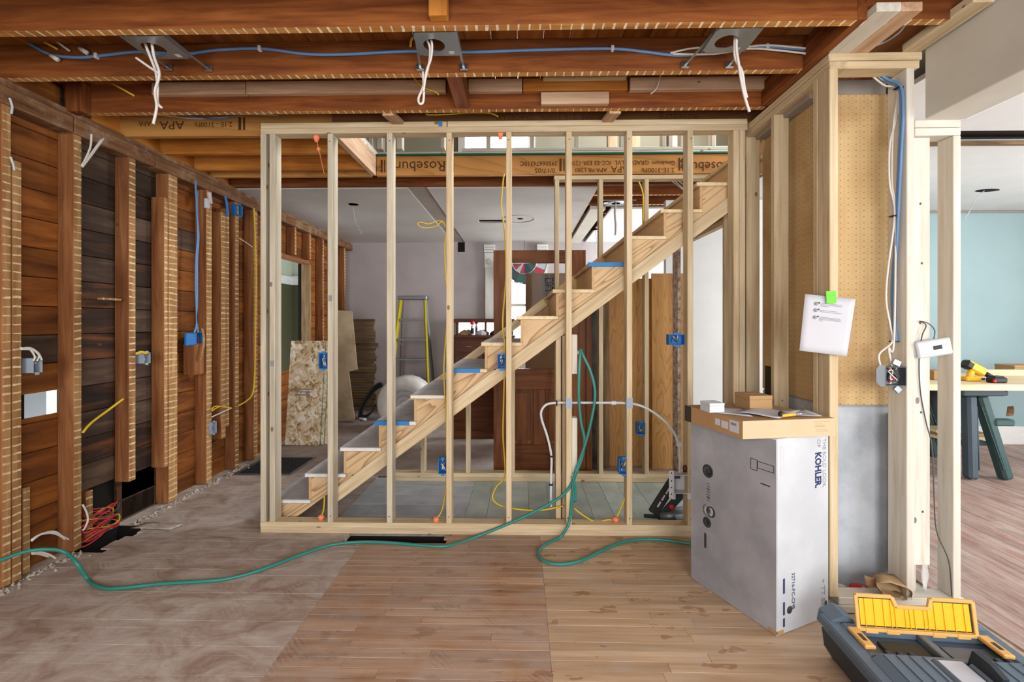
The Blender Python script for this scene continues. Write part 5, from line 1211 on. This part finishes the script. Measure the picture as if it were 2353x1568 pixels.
for k in range(14):
    cc = Vector((-2.88 + random.uniform(-.02, .04), 3.03 + random.uniform(-.05, .05), .02 + k * .012)); P = []
    for q in range(9):
        a_ = math.tau * q / 8 + k; P.append(cc + Vector((.045 * math.cos(a_), .12 * math.sin(a_), .02 * math.sin(a_ * 2 + k))))
    tube('cable_turn', rcoil, P, .005, ['cable_red', 'cable_red', 'cable_orange', 'cable_red', 'cable_yellow', 'cable_dark'][k % 6], 5, 4)
# rubble along the foot of the old wall
V = []; F = []
for k in range(420):
    y = random.uniform(2.1, 4.6); x = -2.82 + abs(random.gauss(0, .05)); s = random.uniform(.004, .016) * (1.6 if random.random() < .08 else 1)
    if KY0 < y < KY1 and x > KX0: continue
    b0 = len(V); 
    for dx, dy, dz in ((1, 0, 0), (-1, .2, 0), (0, 1, 0), (.1, -1, 0), (0, .1, .8)): V.append((x + dx * s * random.uniform(.6, 1.3), y + dy * s * random.uniform(.6, 1.3), max(0.0005, dz * s)))
    F += [[b0, b0 + 2, b0 + 4], [b0 + 2, b0 + 1, b0 + 4], [b0 + 1, b0 + 3, b0 + 4], [b0 + 3, b0, b0 + 4]]
tag(add('plaster_rubble', pyd(V, F), MAT['debris']), 'plaster crumbs strewn along the foot of the old wall', 'rubble', None, 'stuff')
sp = [at(x, y, Z=.006) for x, y in ((300, 1215), (392, 1218), (425, 1205), (335, 1202))]
tag(sheet('floor_patch', None, sp, 'debris', curl=.003), 'loose grey shingle of floor by the broken hole', 'offcut')
p = at(560, 1060, Z=.0)
rgx = T('floor_grille', (-2.47, 4.56, 0), 'black iron floor grille in the passage', 'grille')
bx('grille_frame', rgx, -2.75, -2.19, 4.28, 4.31, .001, .008, 'steel_dark', .002); bx('grille_frame', rgx, -2.75, -2.19, 4.82, 4.85, .001, .008, 'steel_dark', .002); bx('grille_frame', rgx, -2.75, -2.72, 4.31, 4.82, .001, .008, 'steel_dark', .002); bx('grille_frame', rgx, -2.22, -2.19, 4.31, 4.82, .001, .008, 'steel_dark', .002)
bx('grille_back', rgx, -2.72, -2.22, 4.31, 4.82, .0008, .002, 'void_dark', .0003)
for k in range(12): bx('grille_bar', rgx, -2.72 + .02 + k * .04, -2.72 + .028 + k * .04, 4.31, 4.82, .002, .007, 'tool_dark', .001)
for k in range(12): bx('grille_bar', rgx, -2.72, -2.22, 4.33 + k * .04, 4.338 + k * .04, .002, .006, 'tool_dark', .001)

# ---- back room: sheets, ladder, roll, coil, sideboard
def lean(name, label, cat, x0, x1, y, h, ang, m, t=.012, yaw=0, parts=None, z0=0, fm=None):
    M = Matrix.Translation(((x0 + x1) / 2, y, z0)) @ Matrix.Rotation(yaw, 4, 'Z') @ Matrix.Rotation(-ang, 4, 'X')
    me = boxmesh(x1 - x0, t, h, .002, [resolve(m, (x1 - x0, t, h))] + ([gm(fm)] if fm else []), {'+x': 1, '-x': 1, '-z': 1} if fm else {})
    o = add(name, me, None, None, M @ Matrix.Translation((0, 0, h / 2 + .002))); tag(o, label, cat); return o
g_ = 'flake boards leaning in the passage'
a = at(640, 1005, Z=0); b = at(735, 1013, Z=0)
for k in range(3):
    o = lean('flake_board', ['front flake board of the leaning stack, stamped with grey print', 'second flake board in the leaning stack by the opening', 'rearmost flake board in the leaning stack by the opening'][k], 'board', -2.80 + k * .01, -2.37 + k * .03, 5.33 + k * .04, 1.235, R(6), 'osb', .016, R(-4), fm='green_edge'); o['group'] = g_
    if k == 0:
        Mo = WM[o.name] @ frm((0, -.0085, 0), (1, 0, 0), (0, 0, 1))
        for q, zz in enumerate((.03, .0, -.035)): decal('printed_line', o, Mo, -.12, .10 - q * .02, zz, zz + .014, 'ink_grey', .001)
# broken plaster sheet with ragged corner
a0 = at(737, 975, Z=0); b0 = at(812, 968, Z=0)
Yp = 6.55
pl_ = [(at(x, y, Y=Yp).x, at(x, y, Y=Yp).z) for x, y in ((700, 970), (815, 965), (800, 855), (820, 850), (806, 715), (748, 712), (744, 730), (738, 728), (733, 745), (731, 780))]
tag(prism('plaster_board', None, [(max(x, -2.80), max(z, .005)) for x, z in pl_], -.014, 'plaster_sheet', frm((0, Yp, 0), (1, 0, 0), (0, .03, 1))), 'large broken tan wallboard leaning by the old wall', 'board')
# step ladder
lx = at(948, 800, Y=7.05).x; ZL = at(948, 680, Y=7.05).z
ld = T('step_ladder', (lx, 7.0, 0), 'yellow fibreglass step ladder against the far wall', 'ladder')
for s in (-1, 1):
    beam('front_rail', ld, (lx + s * .33, 6.72, .0), (lx + s * .185, 7.08, ZL - .06), .03, .075, 'ladder_yellow', c=.004); beam('rear_rail', ld, (lx + s * .30, 7.42, .0), (lx + s * .18, 7.16, ZL - .06), .025, .05, 'ladder_metal', c=.004)
bx('top_cap', ld, lx - .225, lx + .225, 7.02, 7.22, ZL - .06, ZL, 'ladder_metal', .01)
for k in range(5):
    f_ = (k + 1) / 6; z = f_ * (ZL - .06); w_ = .33 - .145 * f_; yy = 6.72 + .36 * f_
    bx('step', ld, lx - w_, lx + w_, yy - .03, yy + .06, z - .03, z, 'ladder_metal', .003)
    beam('step_brace', ld, (lx - w_ + .02, yy, z - .03), (lx - w_ + .1, yy, z - .1), .008, .015, 'ladder_metal', c=.001) if k > 2 else None
# roll of sheeting: fat ring stood on edge, crumpled core
rp = at(930, 900, Y=6.1)
rl = T('sheeting_roll', (rp.x, 6.1, 0), 'fat roll of white plastic sheeting behind the lower stairs', 'roll')
Mr = frm((rp.x, 6.1, .36), (1, 0, 0), (0, 0, 1))
lathe('roll_body', rl, [(.15, -.30), (.33, -.30), (.37, -.2), (.375, .02), (.34, .09), (.26, .11), (.20, .08), (.17, .0), (.15, -.30)], 'poly', Mr, 22)
lathe('crumpled_core', rl, [(.18, .02), (.13, .05), (.09, .0), (.05, .03), (0, -.02)], 'paper_grey', Mr, 11, False)
bx('blue_label', rl, rp.x - .05, rp.x + .08, 5.985, 5.99, .12, .17, 'plastic_blue', .001)
# black hose coil leaning
cp = at(852, 915, Y=6.6); hc_ = T('hose_coil', (cp.x, 6.6, 0), 'coil of black hose leaning before the bare lath', 'hose')
for k in range(5):
    P = []
    for q in range(25):
        a_ = math.tau * q / 24; P.append(Vector((cp.x + .11 * math.cos(a_) + .14 * math.sin(a_) + k * .006, 6.6 + k * .015 - .02 * math.cos(a_), .30 + (.27 - .012 * k) * math.sin(a_))))
    tube('hose_turn', hc_, P, .014, 'rubber', 7, 2)
tube('hose_band', hc_, [(cp.x - .15, 6.56, .06), (cp.x - .05, 6.54, .05)], .02, 'cable_grey', 8, 0)
# sideboard with mirror
sx0, sx1 = at(1044, 760, Y=7.3).x, at(1180, 760, Y=7.3).x
sbd = T('sideboard', (sx0, 7.3, 0), 'dark brown wooden sideboard with mirror shelf at the far wall', 'sideboard')
zt = at(1080, 771, Y=7.15).z; zs = at(1080, 733, Y=7.25).z
bx('counter', sbd, sx0 - .03, sx1 + .03, 7.08, 7.5, zt - .04, zt, 'mantel', .006); bx('body_case', sbd, sx0, sx1, 7.12, 7.48, .08, zt - .04, 'mantel', .006); bx('plinth', sbd, sx0 - .02, sx1 + .02, 7.10, 7.48, .0, .08, 'mantel', .005)
bx('mirror', sbd, sx0 + .02, sx1, 7.475, 7.485, zt, zs - .06, 'mirror', .001); bx('shelf', sbd, sx0 - .02, sx1 + .02, 7.30, 7.5, zs - .06, zs, 'mantel', .005)
for xx in (sx0 + .01, (sx0 + sx1) / 2, sx1 - .04): bx('shelf_post', sbd, xx, xx + .03, 7.42, 7.47, zt, zs - .06, 'mantel', .004)
for k in range(2):
    d0 = sx0 + .04 + k * (sx1 - sx0 - .04) / 2; d1 = d0 + (sx1 - sx0 - .12) / 2
    dd = bx('door', sbd, d0, d1, 7.10, 7.12, .14, zt - .30, 'mantel', .004); bx('door_panel', dd, d0 + .06, d1 - .06, 7.096, 7.10, .22, zt - .38, 'door', .003); bx('knob', dd, d1 - .04, d1 - .02, 7.08, 7.10, .55, .57, 'steel_dark', .004)
    dw = bx('drawer', sbd, d0, d1, 7.10, 7.12, zt - .26, zt - .08, 'mantel', .004); bx('pull', dw, (d0 + d1) / 2 - .04, (d0 + d1) / 2 + .04, 7.085, 7.10, zt - .18, zt - .165, 'steel_dark', .003)
cx_ = at(1085, 750, Y=7.12).x; ck = T('caulk_bottle', (cx_, 7.15, zt), 'bottle with red cap standing on the sideboard', 'bottle')
lathe('bottle', ck, [(0, 0), (.026, 0), (.026, .13), (.015, .16), (.015, .17), (0, .17)], 'plastic_white', Matrix.Translation((cx_, 7.15, zt + .001)), 12); lathe('cap', ck, [(0, 0), (.03, 0), (.034, .025), (.022, .055), (0, .06)], 'red', Matrix.Translation((cx_, 7.15, zt + .17)), 12); lathe('label_band', ck, [(.0265, .03), (.0265, .11)], 'ink', Matrix.Translation((cx_, 7.15, zt + .001)), 12)
for k, (dx, m, lab) in enumerate(((-.13, 'kraft', 'brown crumpled packet lying on the sideboard'), (.13, 'paper_grey', 'pale crumpled packet lying on the sideboard'), (.36, 'black', 'black cloth lump on the sideboard'))):
    tag(lathe('packet', None, [(0, 0), (.09, 0), (.10, .03), (.05, .07), (0, .09)], m, Matrix.Translation((cx_ + dx, 7.2, zt + .001)) @ Matrix.Diagonal((1, .6, 1, 1)), 9, False), lab, 'packet')
# old glazed door standing behind the far stud wall
dx0, dx1, Yd = at(1134, 800, Y=4.45).x, at(1346, 800, Y=4.45).x, 4.45
zt_ = at(1240, 575, Y=Yd).z; od = T('glazed_door', (dx0, Yd, 0), 'old brown panelled door with a glazed upper half leaning upright', 'door')
dw_ = .17; zl0, zl1 = 1.0, zt_ - .125
bx('stile', od, dx0, dx0 + dw_, Yd, Yd + .045, .01, zt_, 'door', .003); bx('stile', od, dx1 - dw_, dx1, Yd, Yd + .045, .01, zt_, 'door', .003)
bx('top_rail', od, dx0 + dw_, dx1 - dw_, Yd, Yd + .045, zl1, zt_, 'door', .003); bx('lock_rail', od, dx0 + dw_, dx1 - dw_, Yd, Yd + .045, .80, zl0, 'door', .003); bx('bottom_rail', od, dx0 + dw_, dx1 - dw_, Yd, Yd + .045, .01, .26, 'door', .003)
xm = (dx0 + dx1) / 2; bx('muntin', od, xm - .06, xm + .06, Yd, Yd + .045, .26, .80, 'door', .003)
for a_, b_ in ((dx0 + dw_, xm - .06), (xm + .06, dx1 - dw_)):
    pn = bx('panel', od, a_, b_, Yd + .015, Yd + .03, .26, .80, 'door', .002); bx('raised_field', pn, a_ + .03, b_ - .03, Yd + .008, Yd + .016, .30, .76, 'door', .004)
bx('pane', od, dx0 + dw_, dx1 - dw_, Yd + .02, Yd + .024, zl0, zl1, 'glass', .001)
# wooden crate / cardboard behind the glass
p0, p1 = at(1208, 640, Y=5.2), at(1345, 640, Y=5.2); cb = T('tall_carton', (p0.x, 5.3, 0), 'tall brown cardboard carton seen through the glazed door', 'carton')
zc = at(1240, 628, Y=5.2).z; bx('carton_body', cb, p0.x, p1.x, 5.2, 5.55, .003, zc, 'kraft', .006); bx('printed_panel', cb, p0.x + .19, p0.x + .33, 5.1985, 5.2, zc - .45, zc - .02, 'ink_grey', .0005)
text('printed_name', cb, 'LIFT', .10, 'ink_brown', V90(frm((0, 5.1984, 0), (1, 0, 0), (0, 0, 1)), p0.x + .22, zc - .05)); text('printed_name', cb, '872/9', .10, 'ink_brown', V90(frm((0, 5.1984, 0), (1, 0, 0), (0, 0, 1)), p0.x + .30, zc - .05))
# boards and sheets leaning on the far stud wall
def slab(label, px0, px1, py, Y, m, t=.018, lean_=.02, cat='board', name='leaning_board'):
    a_, b_ = at(px0, py, Y=Y), at(px1, py, Y=Y); return lean(name, label, cat, a_.x, b_.x, Y + .03, a_.z, R(lean_ * 30), m, t)
slab('broad plywood sheet standing upright beside the white door', 1500, 1576, 628, 4.50, 'plywood', name='plywood_sheet')
slab('narrower plywood sheet standing behind the hanging green hose', 1396, 1502, 640, 4.58, 'plywood', name='plywood_sheet')
slab('narrow rough board standing between the plywood sheets and the black sheet', 1376, 1402, 690, 4.53, 'lath')
slab('tall black sheet standing behind the green hose', 1338, 1380, 700, 4.49, 'black_sheet', name='black_sheet')
slab('brown door edge board standing beside the glazed door', 1348, 1362, 690, 4.40, 'door')
bd2 = T('wood_panelling', (at(1100, 900, Y=7).x, 5.9, 0), 'low dark wood panelling stored beyond the glazed door', 'panelling')
pa, pb2 = at(1075, 940, Y=5.6), at(1150, 940, Y=5.6)
bx('panel_field', bd2, pa.x - .2, pb2.x, 5.7, 5.73, .02, .62, 'door', .003); bx('panel_rail', bd2, pa.x - .22, pb2.x, 5.68, 5.73, .56, .64, 'door', .004); bx('panel_rail', bd2, pa.x - .22, pb2.x, 5.68, 5.73, 0.002, .10, 'door', .004)
# stained glass fan hung in the window
sgc = at(1205, 625, Y=7.4); sg = T('stained_glass', sgc, 'coloured stained glass piece hung in the far window', 'stained glass')
cols = ['glass_green', 'glass_red', 'glass_pale', 'glass_red', 'glass_dark', 'glass_dark', 'glass_green', 'glass_dark']
cz0 = at(1205, 606, Y=7.4)
for k in range(8):
    a0_, a1_ = math.pi + k * math.pi / 8, math.pi + (k + 1) * math.pi / 8
    for q, (r0, r1) in enumerate(((.0, .2), (.2005, .36))):
        prism('glass_piece', sg, [(r * math.cos(a_), r * math.sin(a_)) for r, a_ in ((r0, a0_), (r1, a0_), (r1, a1_), (r0, a1_))], .006, cols[(k + q * 3) % 8], frm((cz0.x, 7.4, cz0.z + .03), (1, 0, 0), (0, 0, 1)))
tube('hanging_wire', sg, [Vector((cz0.x, 7.4, cz0.z + .03)), Vector((cz0.x, 7.4, ZJ - .012))], .003, 'cable_dark', 5, 0)
tube('lead_rim', sg, [Vector((cz0.x + .365 * math.cos(math.pi + k * math.pi / 16), 7.397, cz0.z + .03 + .365 * math.sin(math.pi + k * math.pi / 16))) for k in range(17)], .008, 'steel_dark', 6, 0)
# far ceiling fitting
p = at(1415, 468, Z=ZJ); fl_ = T('far_light_plate', p, 'bright steel light plate in the opened ceiling above the far studs', 'light fitting', 'recessed light plates')
lathe('plate', fl_, [(.05, 0), (.14, 0), (.14, .004), (.05, .004), (.05, 0)], 'chrome', Matrix.Translation(p), 20); tube('cable_tail', fl_, [p + Vector((0, 0, .02)), at(1413, 490, Y=p.y), at(1415, 520, Y=p.y), at(1414, 541, Y=p.y)], .012, 'cable_grey', 7)
for k in range(2): bx('hanger_bar', fl_, p.x - .2, p.x + .2, p.y - .13 + k * .25, p.y - .12 + k * .25, p.z + .0, p.z + .012, 'steel', .002)
for lab, px, py, d in (('thin wire hanging from the small hole above the far room', 812, 475, 62), ('thin wire hanging from the hole in the far white ceiling', 1367, 528, 55)):
    q0 = at(px, py, Z=ZJ - .014); tag(tube('hanging_wire', None, [q0, at(px + 4, py + d * .5, Y=q0.y), at(px + (18 if px < 1000 else 0), py + d, Y=q0.y)], .004, 'cable_grey', 5), lab, 'wire')
SC.cycles.max_bounces = 6; SC.cycles.diffuse_bounces = 3; SC.cycles.glossy_bounces = 3; SC.cycles.transmission_bounces = 4
SC.cycles.caustics_reflective = False; SC.cycles.caustics_refractive = False
